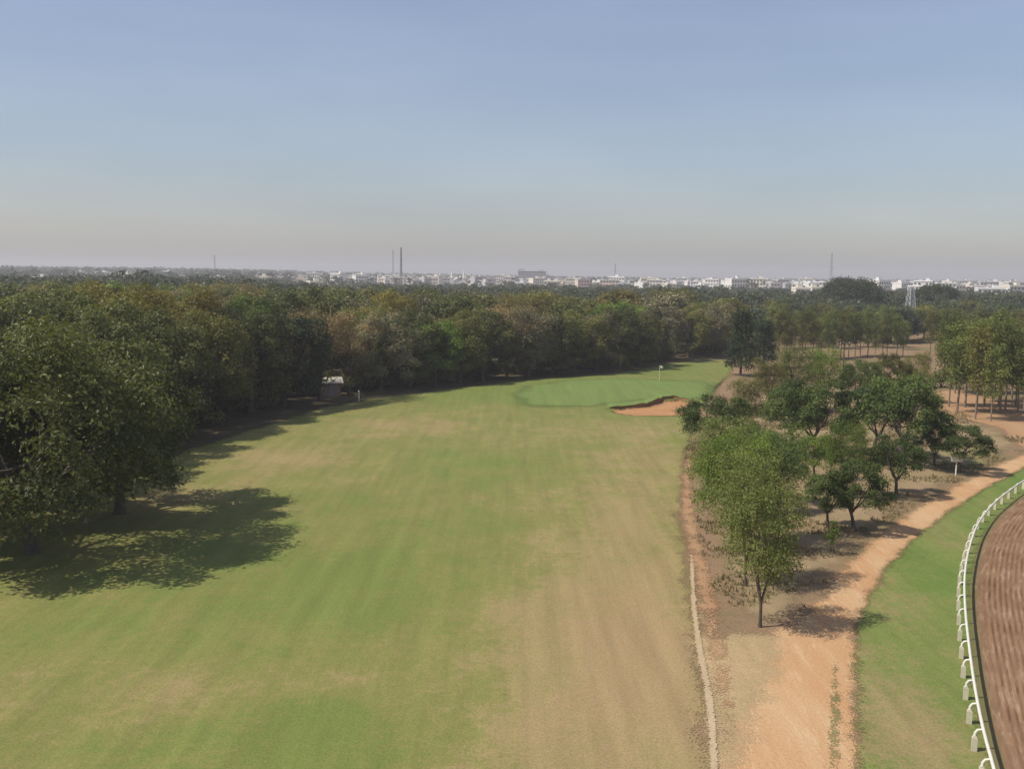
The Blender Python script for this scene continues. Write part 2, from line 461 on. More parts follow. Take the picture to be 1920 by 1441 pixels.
EARTH2 = dirt_mat('side_track_earth', (0.37, 0.235, 0.13), (0.34, 0.195, 0.105), (0.30, 0.23, 0.12), (-0.5, 0.9, 1.8, 0.6), (1.6, 0.22))
PALE = dirt_mat('footpath_dust', (0.44, 0.35, 0.225), (0.40, 0.30, 0.18), (0.36, 0.265, 0.15), (-0.12, 0.14, 0.22, 0.5), (1.5, 0.3))
sheet('dirt_path', PATH_MAIN, EARTH, 0.012, 0.6, 1.2)
sheet('side_path', PATH_SIDE, EARTH2, 0.034, 0.45, 1.0)
sheet('footpath', FOOTPATH, PALE, 0.046, 0.12, 0.4)
sheet('bare_yard', YARD, EARTH2, 0.0085, 1.0, 1.5)
RUT_GRASS = poly([(1545, 1560), (1548, 1440), (1553, 1330), (1558, 1245), (1575, 1240), (1578, 1330), (1576, 1440), (1578, 1560)])
RUT_TURF = grass_mat('rut_turf', (0.2, 0.17, 0.075), (0.17, 0.165, 0.065), (0.25, 0.19, 0.09), (0.34, 0.22, 0.12), (-0.15, 0.5, 0.9, 0.9))
ROUGH = poly([(1312, 1120), (1345, 1195), (1440, 1180), (1470, 1210), (1440, 1290), (1390, 1400), (1370, 1560), (1380, 2400), (1300, 2400), (1310, 1560), (1320, 1400), (1305, 1250)])
ROUGH_TURF = grass_mat('rough_turf', (0.35, 0.258, 0.140), (0.29, 0.232, 0.112), (0.40, 0.285, 0.160), (0.46, 0.31, 0.18), (-1.0, 1.2, 3.0, 0.5))
sheet('rough', ROUGH, ROUGH_TURF, 0.016, 0.7, 1.6, lambda P: np.full(len(P), 0.4))
sheet('grass_strip', RUT_GRASS, RUT_TURF, 0.022, 0.3, 0.6, lambda P: np.full(len(P), 0.35))
GROVE_TURF = grass_mat('grove_turf', (0.24, 0.185, 0.10), (0.19, 0.175, 0.07), (0.30, 0.205, 0.125), (0.36, 0.23, 0.14), (-1.0, 2.5, 5, 0.3))
GROVE = poly([(1300, 850), (1322, 940), (1345, 1040), (1370, 1150), (1440, 1190), (1510, 1140), (1560, 1080), (1630, 1000), (1700, 950), (1770, 915),
              (1860, 870), (1920, 830), (1860, 800), (1700, 740), (1500, 720), (1380, 740), (1320, 800)])
sheet('grove_floor', GROVE, GROVE_TURF, 0.006, 1.0, 1.5, lambda P: blobs(P, 0.45, [(1850, 865, 6, 12, -0.6), (1600, 850, 5, 12, -0.4)]))

# the racecourse: rail line, sanded track and its grass verge
rail_px = [(1905, 1640), (1882, 1530), (1861, 1440), (1842, 1370), (1826, 1290), (1815, 1210), (1808, 1140), (1807, 1080), (1815, 1030),
           (1832, 982), (1860, 945), (1893, 918), (1925, 897), (1990, 866), (2080, 835), (2200, 806)]
RAIL_Z = 0.95
rc = np.array([at(*p, RAIL_Z) for p in rail_px])


def resample(pts, step):
    pts = np.asarray(pts, float)
    # Catmull-Rom then even spacing
    out = []
    P = np.vstack([2 * pts[0] - pts[1], pts, 2 * pts[-1] - pts[-2]])
    for i in range(1, len(P) - 2):
        for t in np.linspace(0, 1, 12, endpoint=False):
            a, b, c, d = P[i - 1], P[i], P[i + 1], P[i + 2]
            out.append(0.5 * ((2 * b) + (-a + c) * t + (2 * a - 5 * b + 4 * c - d) * t * t + (-a + 3 * b - 3 * c + d) * t ** 3))
    out.append(pts[-1]); out = np.array(out)
    for _ in range(6):
        out[1:-1] = 0.25 * out[:-2] + 0.5 * out[1:-1] + 0.25 * out[2:]
    s = np.concatenate([[0], np.cumsum(np.linalg.norm(np.diff(out, axis=0), axis=1))])
    u = np.arange(0, s[-1], step)
    return np.column_stack([np.interp(u, s, out[:, 0]), np.interp(u, s, out[:, 1])])


RC = resample(rc, 0.62)
RT = np.gradient(RC, axis=0); RT /= np.linalg.norm(RT, axis=1)[:, None]
RN = np.column_stack([RT[:, 1], -RT[:, 0]])          # towards the track side
VERGE = np.vstack([poly([(1640, 2400), (1604, 1560), (1602, 1440), (1600, 1240), (1606, 1165), (1629, 1115), (1660, 1065), (1710, 1010), (1776, 960), (1846, 915),
                         (1920, 876), (2080, 822)]), (RC + RN * 0.5)[::-1][::4]])
VERGE_TURF = grass_mat('verge_turf', (0.150, 0.178, 0.050), (0.112, 0.168, 0.038), (0.235, 0.19, 0.085), (0.3, 0.2, 0.11), (-0.4, 0.7, 1.3, 0.8))
def verge_dry(P):
    return blobs(P, 0.06, [(1640, 1300, 2.4, 14, 0.55), (1665, 1120, 2.5, 6, 0.35), (1700, 1390, 3, 4, 0.25), (1760, 1000, 3, 6, 0.25), (1790, 1100, 3, 10, -0.35), (1900, 890, 5, 8, -0.2)])
sheet('grass_verge', VERGE, VERGE_TURF, 0.026, 0.6, 1.0, verge_dry)


def build_track():
    w = np.concatenate([[0.35, 0.55], np.arange(0.75, 24.0, 0.14)])
    n, k = len(RC), len(w)
    base = RC[:, None, :] + RN[:, None, :] * w[None, :, None]
    r = np.random.default_rng(3)
    amp = 0.030 * (0.1 + 1.5 * vnoise(base[..., 0] * 1.0, base[..., 1] * 1.0, 1.3, 4))
    ridge = np.where(np.arange(k) % 2 == 0, 1.0, -1.0)
    ridge[:5] = 0
    Z = 0.075 + amp * ridge[None, :] + 0.035 * (r.random((n, k)) - 0.5) + 0.05 * (vnoise(base[..., 0], base[..., 1], 4.0, 9) - 0.5)
    Z[:, 0] = 0.03
    V = np.concatenate([base, Z[..., None]], 2).reshape(-1, 3)
    i = np.arange(n * k).reshape(n, k)
    Q = np.stack([i[:-1, :-1].ravel(), i[:-1, 1:].ravel(), i[1:, 1:].ravel(), i[1:, :-1].ravel()], 1)
    m, nt, b = new_mat('harrowed_sand')
    b.inputs['Roughness'].default_value = 0.97; b.inputs['Specular IOR Level'].default_value = 0.05
    u = attr(nt, 'across'); l = attr(nt, 'along')
    cv = N(nt, 'ShaderNodeCombineXYZ')
    nt.links.new(mathn(nt, 'MULTIPLY', u, 3.2), cv.inputs[0]); nt.links.new(mathn(nt, 'MULTIPLY', l, 0.35), cv.inputs[1])
    n1 = noise(nt, 1.0, 5, 0.7, cv.outputs[0]); n2 = noise(nt, 0.3, 5, 0.6); n3 = noise(nt, 4.0, 4, 0.75)
    c = mix(nt, ramp(nt, n2, 0.35, 0.65), (0.185, 0.108, 0.062), (0.225, 0.138, 0.080))
    c = mix(nt, ramp(nt, n1, 0.48, 0.72), c, (0.33, 0.22, 0.14))
    c = mix(nt, mathn(nt, 'MULTIPLY', ramp(nt, n3, 0.55, 0.75), 0.35), c, (0.11, 0.07, 0.045))
    e = ramp(nt, mathn(nt, 'ADD', u, mathn(nt, 'MULTIPLY', n3, 0.5)), 1.25, 0.55)
    c = mix(nt, mathn(nt, 'MULTIPLY', e, 0.85), c, (0.105, 0.12, 0.045))
    nt.links.new(c, b.inputs['Base Color']); bump(nt, b, n3, 0.5, 0.06)
    across = np.broadcast_to(w[None, :], (n, k)).ravel(); along = np.broadcast_to((np.arange(n) * 0.62)[:, None], (n, k)).ravel()
    me = mesh_np('race_track', V, Q, {'across': ('POINT', across), 'along': ('POINT', along)}, smooth=False)
    tag(link('race_track', me, [m]), kind='structure')


build_track()

WHITE_PAINT = plain('white_rail_paint', (0.60, 0.58, 0.50), 0.7, 0.22, 3.0)
CREAM_PAINT = plain('cream_post_paint', (0.50, 0.46, 0.34), 0.8, 0.3, 5.0)
CONCRETE = plain('concrete', (0.52, 0.49, 0.43), 0.9, 0.2, 4.0)


def build_rail():
    root = link('running_rail', None, [], loc=(float(RC[0][0]), float(RC[0][1]), 0.0))
    tag(root, 'white running rail on slanted posts curving along the brown race track', 'rail')
    o0 = np.array([RC[0][0], RC[0][1], 0.0])
    R = RC[::2]
    mb = MB(); pts = np.column_stack([R + RN[::2] * 0.05, np.full(len(R), RAIL_Z)]) - o0
    # an oval tube rail: two stacked tubes read as one deep white rail
    k = len(pts)
    th = np.arange(8) * 2 * math.pi / 8
    nrm = np.column_stack([RN[::2], np.zeros(k)])
    V = (pts[:, None, :] + 0.065 * np.cos(th)[None, :, None] * nrm[:, None, :] + 0.075 * np.sin(th)[None, :, None] * np.array([0, 0, 1.0])).reshape(-1, 3)
    mb.add(V, [(i * 8 + j, i * 8 + (j + 1) % 8, (i + 1) * 8 + (j + 1) % 8, (i + 1) * 8 + j) for i in range(k - 1) for j in range(8)])
    link('rail', mb.mesh('rail', True), [WHITE_PAINT], root)
    pb = MB()      # post: foot on the verge side, leaning in under the rail with a curved neck
    pb.tube([(-0.22, 0, -0.05), (-0.22, 0, 0.40), (-0.21, 0, 0.70), (-0.13, 0, 0.83), (0.03, 0, 0.88)], [0.07, 0.065, 0.06, 0.05, 0.045], 6)
    pm = pb.mesh('post', True)
    fb = MB(); fb.box(-0.32, -0.12, -0.10, 0.10, -0.04, 0.52); fb.box(-0.29, -0.15, -0.07, 0.07, 0.52, 0.58); fm = fb.mesh('footing')
    for i in range(4, len(RC) - 2, 4):
        ang = math.atan2(RN[i][1], RN[i][0])
        loc = (float(RC[i][0] - o0[0]), float(RC[i][1] - o0[1]), 0.03)
        p = link('post', pm, [WHITE_PAINT], root, loc, ang)
        f = link('footing', fm, [CREAM_PAINT], p)


build_rail()


# ------------------------------------------------------------------ trees
def leaf_cards(P, Nn, L, W, rng):
    n = len(P)
    Nn = Nn / (np.linalg.norm(Nn, axis=1)[:, None] + 1e-9)
    t = rng.normal(size=(n, 3)); t -= (t * Nn).sum(1)[:, None] * Nn; t /= np.linalg.norm(t, axis=1)[:, None] + 1e-9
    b = np.cross(Nn, t)
    s = (0.6 + 0.8 * rng.random(n))[:, None]
    a0 = P - t * L * 0.5 * s; a2 = P + t * L * 0.5 * s - Nn * L * 0.12
    a1 = P + b * W * 0.5 * s + Nn * L * 0.08; a3 = P - b * W * 0.5 * s + Nn * L * 0.08
    V = np.stack([a0, a1, a2, a3], 1).reshape(-1, 3)
    return V, np.arange(4 * n).reshape(-1, 4)


def crown_from_clumps(name, C, R, n_leaf, L, W, seed, flat=0.75, up=0.55, loose=0.0, droop=0.0):
    rng = np.random.default_rng(seed)
    w = R ** 2; idx = rng.choice(len(C), n_leaf, p=w / w.sum())
    d = rng.normal(size=(n_leaf, 3)); d /= np.linalg.norm(d, axis=1)[:, None]
    d[:, 2] = np.where(d[:, 2] < -0.35, -d[:, 2], d[:, 2])
    rr = (0.35 + 0.65 * np.sqrt(rng.random(n_leaf))) + loose * rng.normal(size=n_leaf)
    P = C[idx] + d * (R[idx] * rr)[:, None] * np.array([1, 1, flat])
    # twig-scale grouping: pull leaves towards local sprays
    k = max(1, n_leaf // 14)
    spr = rng.integers(0, n_leaf, k); sid = rng.integers(0, k, n_leaf)
    near = rng.random(n_leaf) < 0.6
    same = idx[spr[sid]]
    tgt = P[spr[sid]]
    P = np.where(near[:, None], tgt + rng.normal(size=(n_leaf, 3)) * (L * 1.1), P)
    own = np.where(near, same, idx)
    if droop: P[:, 2] -= droop * rng.random(n_leaf)
    nd = (P - C[own]) / R[own][:, None]
    Nn = nd + np.array([0, 0, up]) + 0.55 * rng.normal(size=(n_leaf, 3))
    V, Q = leaf_cards(P, Nn, L, W, rng)
    tint = rng.random(n_leaf); tone = rng.random(len(C))[own]
    return mesh_np(name, V, Q, {'tint': ('FACE', tint), 'tone': ('FACE', tone)})


def limb(mb, a, b, r0, r1, rng, sag=0.12, n=6, k=6):
    a, b = np.asarray(a, float), np.asarray(b, float)
    L = np.linalg.norm(b - a); t = np.linspace(0, 1, k)[:, None]
    bow = np.array([0, 0, 1.0]) * -sag * L
    off = rng.normal(size=3) * 0.06 * L
    pts = a + (b - a) * t + (bow + off) * (4 * t * (1 - t)) * 0.5 + rng.normal(size=(k, 3)) * 0.012 * L * (t * (1 - t) * 4)
    mb.tube(pts, np.linspace(r0, r1, k), n)
    return pts


def trunk_mesh(name, fork, r0, targets, seed, lean=0.3, stems=1):
    rng = np.random.default_rng(seed); mb = MB()
    top = np.array([rng.normal() * lean, rng.normal() * lean, fork])
    z = np.linspace(0, 1, 7)[:, None]
    pts = top * z + rng.normal(size=(7, 3)) * np.array([0.05, 0.05, 0]) * fork * 0.3 * z
    rad = r0 * (1 - 0.35 * z[:, 0]); rad[0] *= 1.45; rad[1] *= 1.08
    pts[0, 2] = -0.15
    mb.tube(pts, rad, 8)
    T = np.asarray(targets); ang = np.arctan2(T[:, 1], T[:, 0])
    order = np.argsort(ang); m = max(3, min(6, len(T) // 5 + 2))
    for grp in np.array_split(order, m):
        if not len(grp): continue
        c = T[grp].mean(0); mid = top + (c - top) * 0.5
        p = limb(mb, pts[-1] - np.array([0, 0, 0.15 * fork * rng.random()]), mid, r0 * 0.55, r0 * 0.32, rng)
        for j in grp:
            limb(mb, p[-1] if rng.random() < 0.65 else p[3], T[j], r0 * 0.28, r0 * 0.06, rng, n=4, k=5)
    return mb.mesh(name, True)


def broad(seed, h, w, n_leaf, L, nclump=46, fork=0.26, flat_top=0.0, low=-0.8):
    """Spreading broad-leaved tree: many leaf masses around a dome, hollow inside."""
    rng = np.random.default_rng(seed)
    C = []; R = []
    zc = h * (0.55 if low > -0.7 else 0.51); rz = h * (0.42 if low > -0.7 else 0.46); rx = w / 2
    lob = rng.random(5) * 6.28
    for i in range(nclump):
        u = (i + 0.5) / nclump; el = math.asin(min(1, low + (0.97 - low) * u)); az = i * 2.39996 + rng.normal() * 0.25
        q = 0.66 + 0.22 * rng.random() + 0.10 * math.cos(3 * az + lob[0]) + 0.07 * math.cos(2 * az + lob[1])
        r_ = (w / 13.0) * (1.0 + 1.0 * rng.random())
        z = zc + rz * q * math.sin(el) * (1 - flat_top * max(0, math.sin(el)) * 0.5)
        C.append((rx * q * math.cos(el) * math.cos(az), rx * q * math.cos(el) * math.sin(az), z)); R.append(r_)
    C = np.array(C); R = np.array(R)
    crown = crown_from_clumps('crown', C, R, n_leaf, L, L * 0.55, seed + 1)
    trunk = trunk_mesh('trunk', h * fork, 0.028 * h, C[rng.permutation(nclump)[:16]], seed + 2)
    return trunk, crown


def slim(seed, h, w, n_leaf, L, stems=3, low=0.22):
    """Young upright tree: forks low into steep stems, loose feathery foliage."""
    rng = np.random.default_rng(seed); mb = MB()
    fork = np.array([rng.normal() * 0.1, rng.normal() * 0.1, h * 0.17])
    mb.tube([(0, 0, -0.1), (0, 0, 0.3), fork * np.array([0.6, 0.6, 0.6]), fork], [0.017 * h, 0.013 * h, 0.012 * h, 0.011 * h], 7)
    C = []; R = []
    for s in range(stems):
        az = s * 6.283 / stems + rng.normal() * 0.35
        tip = np.array([math.cos(az) * w * 0.24, math.sin(az) * w * 0.24, h * (0.80 + 0.14 * rng.random())])
        p = limb(mb, fork, tip, 0.010 * h, 0.003 * h, rng, sag=0.03, n=5, k=8)
        for j in range(2, 8):
            for q in range(3):
                a2 = az + rng.normal() * 1.25; f = j / 7.0
                ext = w * 0.33 * (0.45 + 0.75 * math.sin(math.pi * min(1, 0.25 + 0.75 * f))) * rng.random() ** 0.5
                c = p[j] + np.array([math.cos(a2) * ext, math.sin(a2) * ext, (0.1 + 0.35 * rng.random()) * ext])
                if c[2] < h * low: continue
                mb.tube([p[j], (p[j] + c) / 2 + rng.normal(size=3) * 0.05, c], [0.0035 * h, 0.0025 * h, 0.001 * h], 4)
                C.append(c); R.append(w * (0.13 + 0.09 * rng.random()))
    crown = crown_from_clumps('crown', np.array(C), np.array(R), n_leaf, L, L * 0.45, seed + 1, flat=1.1, up=0.4, loose=0.12)
    return mb.mesh('trunk', True), crown


def gum(seed, h, w, n_leaf, L):
    """Slender plantation tree: one straight pale stem, thin feathery top."""
    rng = np.random.default_rng(seed); mb = MB()
    top = np.array([rng.normal() * 0.25, rng.normal() * 0.25, h * 0.97]); z = np.linspace(0, 1, 8)[:, None]
    pts = top * z + rng.normal(size=(8, 3)) * np.array([0.1, 0.1, 0]) * z; pts[0, 2] = -0.1
    mb.tube(pts, np.linspace(0.0105 * h, 0.002 * h, 8), 6)
    C = []; R = []
    for i in range(24):
        f = 0.30 + 0.68 * i / 24; az = i * 2.4 + rng.normal() * 0.4
        p = np.array([np.interp(f, z[:, 0], pts[:, q]) for q in range(3)])
        ext = w * 0.5 * (1.0 - 0.75 * abs(f - 0.62) / 0.4) * (0.35 + 0.65 * rng.random())
        c = p + np.array([math.cos(az) * ext, math.sin(az) * ext, 0.55 * ext])
        mb.tube([p, (p + c) / 2 + (0, 0, 0.05), c], [0.004 * h, 0.003 * h, 0.001 * h], 4)
        C.append(c); R.append(w * (0.12 + 0.12 * rng.random()))
    return mb.mesh('trunk', True), crown_from_clumps('crown', np.array(C), np.array(R), n_leaf, L, L * 0.38, seed + 1, flat=1.25, loose=0.15, droop=0.3)


def column(seed, h, w, n_leaf, L):
    rng = np.random.default_rng(seed); mb = MB(); C = []; R = []
    mb.tube([(0, 0, -0.1), (0.1, 0, h * 0.4), (0, 0.1, h * 0.95)], [0.022 * h, 0.015 * h, 0.003 * h], 7)
    for i in range(40):
        f = 0.12 + 0.86 * (i + 0.5) / 40; az = i * 2.4
        ext = w * 0.40 * (1.05 - f) ** 0.55 * (0.6 + 0.4 * rng.random())
        c = np.array([math.cos(az) * ext, math.sin(az) * ext, h * f]); C.append(c); R.append(w * (0.14 + 0.07 * rng.random()))
        mb.tube([(0, 0, h * f * 0.93), c], [0.006 * h, 0.002 * h], 4)
    return mb.mesh('trunk', True), crown_from_clumps('crown', np.array(C), np.array(R), n_leaf, L, L * 0.5, seed + 1, flat=0.8)


def bare(seed, h, w, n_leaf, L):
    """Half-bare dry-season tree: branching visible through a thin brown crown."""
    rng = np.random.default_rng(seed); mb = MB(); C = []; R = []
    fork = np.array([0.1, -0.1, h * 0.25])
    mb.tube([(0, 0, -0.1), (0, 0, 0.5), fork], [0.03 * h, 0.022 * h, 0.018 * h], 7)
    for s in range(6):
        az = s * 1.047 + rng.normal() * 0.2; el = 0.75 + 0.4 * rng.random()
        tip = fork + np.array([math.cos(az) * math.cos(el) * w * 0.42, math.sin(az) * math.cos(el) * w * 0.42, math.sin(el) * h * 0.5])
        p = limb(mb, fork, tip, 0.013 * h, 0.006 * h, rng, 0.05, 6, 7)
        for j in (2, 3, 4, 5, 6, 6):
            for q in range(2):
                a2 = az + rng.normal() * 0.9; c = p[j] + np.array([math.cos(a2) * w * 0.17, math.sin(a2) * w * 0.17, h * (0.07 + 0.15 * rng.random())]) * (0.6 + 0.6 * rng.random())
                limb(mb, p[j], c, 0.005 * h, 0.0015 * h, rng, 0.03, 4, 4); C.append(c); R.append(w * (0.09 + 0.07 * rng.random()))
                for e in range(4):
                    t2 = c + rng.normal(size=3) * np.array([1, 1, 0.7]) * w * 0.09
                    mb.tube([c, (c + t2) / 2, t2], [0.0018 * h, 0.0014 * h, 0.0007 * h], 3, cap=False)
    return mb.mesh('trunk', True), crown_from_clumps('crown', np.array(C), np.array(R), n_leaf, L, L * 0.5, seed + 1, loose=0.1)


PROTO = {}
for i in range(5): PROTO['broad', i] = broad(100 + 7 * i, 14.0, 13.0, 21000, 0.34)
for i in range(2): PROTO['big', i] = broad(160 + 7 * i, 15.5, 19.0, 40000, 0.32, 70, 0.24)
for i in range(3): PROTO['mid', i] = broad(200 + 7 * i, 13.0, 12.0, 9000, 0.55, 40)
for i in range(4): PROTO['slim', i] = slim(300 + 9 * i, 8.2, 5.0, 12500, 0.155, 3 + i % 2)
for i in range(4): PROTO['round', i] = broad(400 + 7 * i, 6.0, 5.4, 13000, 0.15, 30, 0.27, 0.0, -0.5)
for i in range(4): PROTO['gum', i] = gum(500 + 9 * i, 11.0, 3.8, 3200, 0.30)
PROTO['column', 0] = column(600, 11.0, 6.5, 10000, 0.3)
for i in range(2): PROTO['bare', i] = bare(650 + 9 * i, 13.0, 12.0, 6500, 0.30)
PROTO['umbrella', 0] = broad(700, 18.0, 25.0, 16000, 0.65, 80, 0.24, 0.35, -0.5)
PROTO['umbrella', 1] = broad(707, 17.0, 21.0, 14000, 0.65, 70, 0.24, 0.35, -0.5)


def tree(name, kind, var, x, y, h, leaf, label, group=None, rz=None, wscale=1.0, z=None, cat='tree'):
    tr, cr_ = PROTO[kind, var]
    base = {'broad': 14.0, 'big': 15.5, 'mid': 13.0, 'slim': 8.2, 'round': 6.0, 'gum': 11.0, 'column': 11.0, 'bare': 13.0, 'umbrella': 18.0 if var == 0 else 17.0}[kind]
    s = h / base
    zz = float(height(np.array([x]), np.array([y]))[0] + ramp_far(x, y)) if z is None else z
    root = link(name, None, [], None, (x, y, zz), random.uniform(0, 6.28) if rz is None else rz, (s * wscale, s * wscale, s))
    link('trunk', tr, [BARK_PALE if kind == 'gum' else BARK], root)
    link('crown', cr_, [LEAF[leaf]], root)
    return tag(root, label, cat, group)


# --- the wood along the left side of the fairway
taken = []
def free(x, y, r):
    return all((x - a) ** 2 + (y - b) ** 2 > (r * 0.5 + c * 0.5) ** 2 for a, b, c in taken)


# the great shade tree whose shadow lies on the near fairway, and its neighbours
tree('shade_tree', 'big', 0, -30.5, 61.0, 15.2, 'dark', 'huge dark spreading tree throwing the broad shadow on the near fairway')
taken.append((-30.5, 61.0, 11))
for x_, y_, h_, k_, v_, lf_, lab_ in [(-39.5, 69.5, 14.5, 'broad', 1, 'dark', 'dark tree pressed against the far left side of the huge shade tree'),
                                      (-29.0, 71.5, 13.5, 'broad', 2, 'dark', 'dark tree directly behind the huge shade tree'),
                                      (-37.5, 58.0, 11.0, 'broad', 3, 'dark', 'lower dark tree at the outer flank of the huge shade tree'),
                                      (-40.0, 80.0, 14.0, 'broad', 4, 'olive', 'olive tree filling the gap behind the huge shade tree')]:
    tree('woodland_tree', k_, v_, x_, y_, h_, lf_, lab_); taken.append((x_, y_, 7))
front = [  # px, py of the trunk foot, height, kind, leaf
    (40, 850, 15.0, 'big', 'dark'), (175, 858, 14.5, 'broad', 'dark'), (300, 812, 14.5, 'broad', 'dark'), (395, 792, 13.5, 'broad', 'olive'),
    (470, 772, 13.5, 'broad', 'dark'), (530, 760, 13.2, 'broad', 'deep'), (600, 750, 13.6, 'bare', 'brown'), (655, 738, 12.6, 'bare', 'brown'),
    (715, 732, 12.0, 'broad', 'grey'), (768, 724, 12.2, 'broad', 'dark'), (815, 722, 11.2, 'broad', 'bright'), (862, 718, 12.4, 'broad', 'olive'),
    (905, 713, 12.2, 'broad', 'dark'), (950, 709, 12.0, 'bare', 'brown'), (992, 706, 12.2, 'broad', 'grey'), (1035, 702, 11.6, 'broad', 'dark'),
    (1078, 699, 12.2, 'broad', 'olive'), (1118, 695, 11.2, 'broad', 'grey'), (1160, 691, 12.0, 'broad', 'dark'), (1198, 686, 11.0, 'broad', 'olive'),
    (1240, 676, 12.2, 'broad', 'grey'), (1290, 669, 12.0, 'broad', 'olive'), (1335, 665, 12.2, 'broad', 'grey'),
]
KINDTXT = {'dark': 'dense dark green', 'deep': 'blackish green', 'olive': 'olive green', 'yellow': 'yellowish', 'bright': 'bright green',
           'brown': 'half-bare brown', 'grey': 'dusty grey-green'}
SINGLE = {(40, 850): 'second dark tree behind the huge shade tree at the fairway edge', (530, 760): 'blackish green tree beside the half-bare brown trees of the wood edge',
          (815, 722): 'bright green tree in the front row of the wood beside the fairway'}
for i, (px, py, h, k, lf) in enumerate(front):
    x, y = at(px, py)
    ordn = ['first', 'second', 'third', 'fourth', 'fifth', 'sixth', 'seventh', 'eighth', 'ninth', 'tenth', 'eleventh', 'twelfth', 'thirteenth', 'fourteenth', 'fifteenth', 'sixteenth', 'seventeenth']
    way = ordn[6 - 1 - i] + ' from the hut towards the huge shade tree' if i < 6 else ordn[i - 6] + ' from the hut towards the putting green'
    lab = SINGLE.get((px, py), KINDTXT[lf] + ' wood edge tree, ' + way)
    tree('woodland_tree', k, i % (2 if k in ('big', 'bare') else 5), x, y, h, lf, lab, 'trees in the front row of the wood')
    taken.append((x, y, 7.5))

# named individuals further in
for px, py, h, k, lf, lab in [
        (235, 785, 16.6, 'big', 'yellow', 'tall yellowish tree rising above the dark trees of the wood'),
        (330, 765, 15.6, 'broad', 'yellow', 'smaller yellow-green tree beside the tall yellowish tree of the wood'),
        (90, 770, 15.4, 'broad', 'dark', 'dark tree behind the huge shade tree, left of the yellowish tree'),
        (290, 700, 15.5, 'bare', 'grey', 'greyish half-bare tree behind the yellowish trees of the wood'),
        (470, 735, 14.8, 'broad', 'bright', 'light green tree behind the dark front trees of the wood'),
        (740, 690, 14.6, 'broad', 'yellow', 'yellow-green tree standing before the tall mast'),
        (985, 672, 14.8, 'bare', 'yellow', 'golden brown thin-crowned tree in the middle of the wood'),
        (1265, 640, 15.8, 'broad', 'olive', 'tall olive tree standing above the wood behind the green')]:
    x, y = at(px, py); tree('woodland_tree', k, len(taken) % (2 if k in ('big', 'bare') else 5), x, y, h, lf, lab); taken.append((x, y, 9))

edge_px = [(-300, 1000), (0, 900), (150, 868), (300, 815), (440, 780), (590, 744), (700, 732), (850, 717), (1000, 703), (1100, 695), (1200, 684), (1290, 667), (1400, 660), (1440, 640)]
WOOD = np.vstack([poly(edge_px), [(at_depth(1450, 262), 262), (at_depth(-120, 262), 262)]])
rng = np.random.default_rng(21)
kinds = ['dark', 'olive', 'dark', 'bright', 'grey', 'olive', 'yellow', 'brown', 'bright', 'dark']
count = 0
for tries in range(9000):
    x = rng.uniform(-150, 75); y = rng.uniform(62, 262)
    if x < -0.56 * y - 4: continue
    r = 7.4 if y < 150 else 8.6
    if not free(x, y, r): continue
    if sdist(np.array([[x, y]]), WOOD)[0] < 3.0: continue
    lf = kinds[int(rng.integers(0, 10))]
    left = x < -0.2 * y
    if left and lf == 'grey': lf = 'dark'
    k = 'bare' if lf == 'brown' else ('broad' if y < 175 else 'mid')
    h = rng.uniform(10.2, 15.6) + (0.8 if left else 0.0)
    tree('woodland_tree', k, int(rng.integers(0, {'bare': 2, 'broad': 5, 'mid': 3}[k])), x, y, h, lf,
         KINDTXT[lf] + ' tree inside the wood, ' + ('on the huge shade tree side' if x < -0.28 * y else 'behind the hut and half-bare trees' if x < -0.1 * y else 'behind the long row nearing the green' if x < 0.08 * y else 'behind the putting green'), 'trees inside the wood', wscale=rng.uniform(0.95, 1.2))
    taken.append((x, y, r)); count += 1
print('wood trees', count)

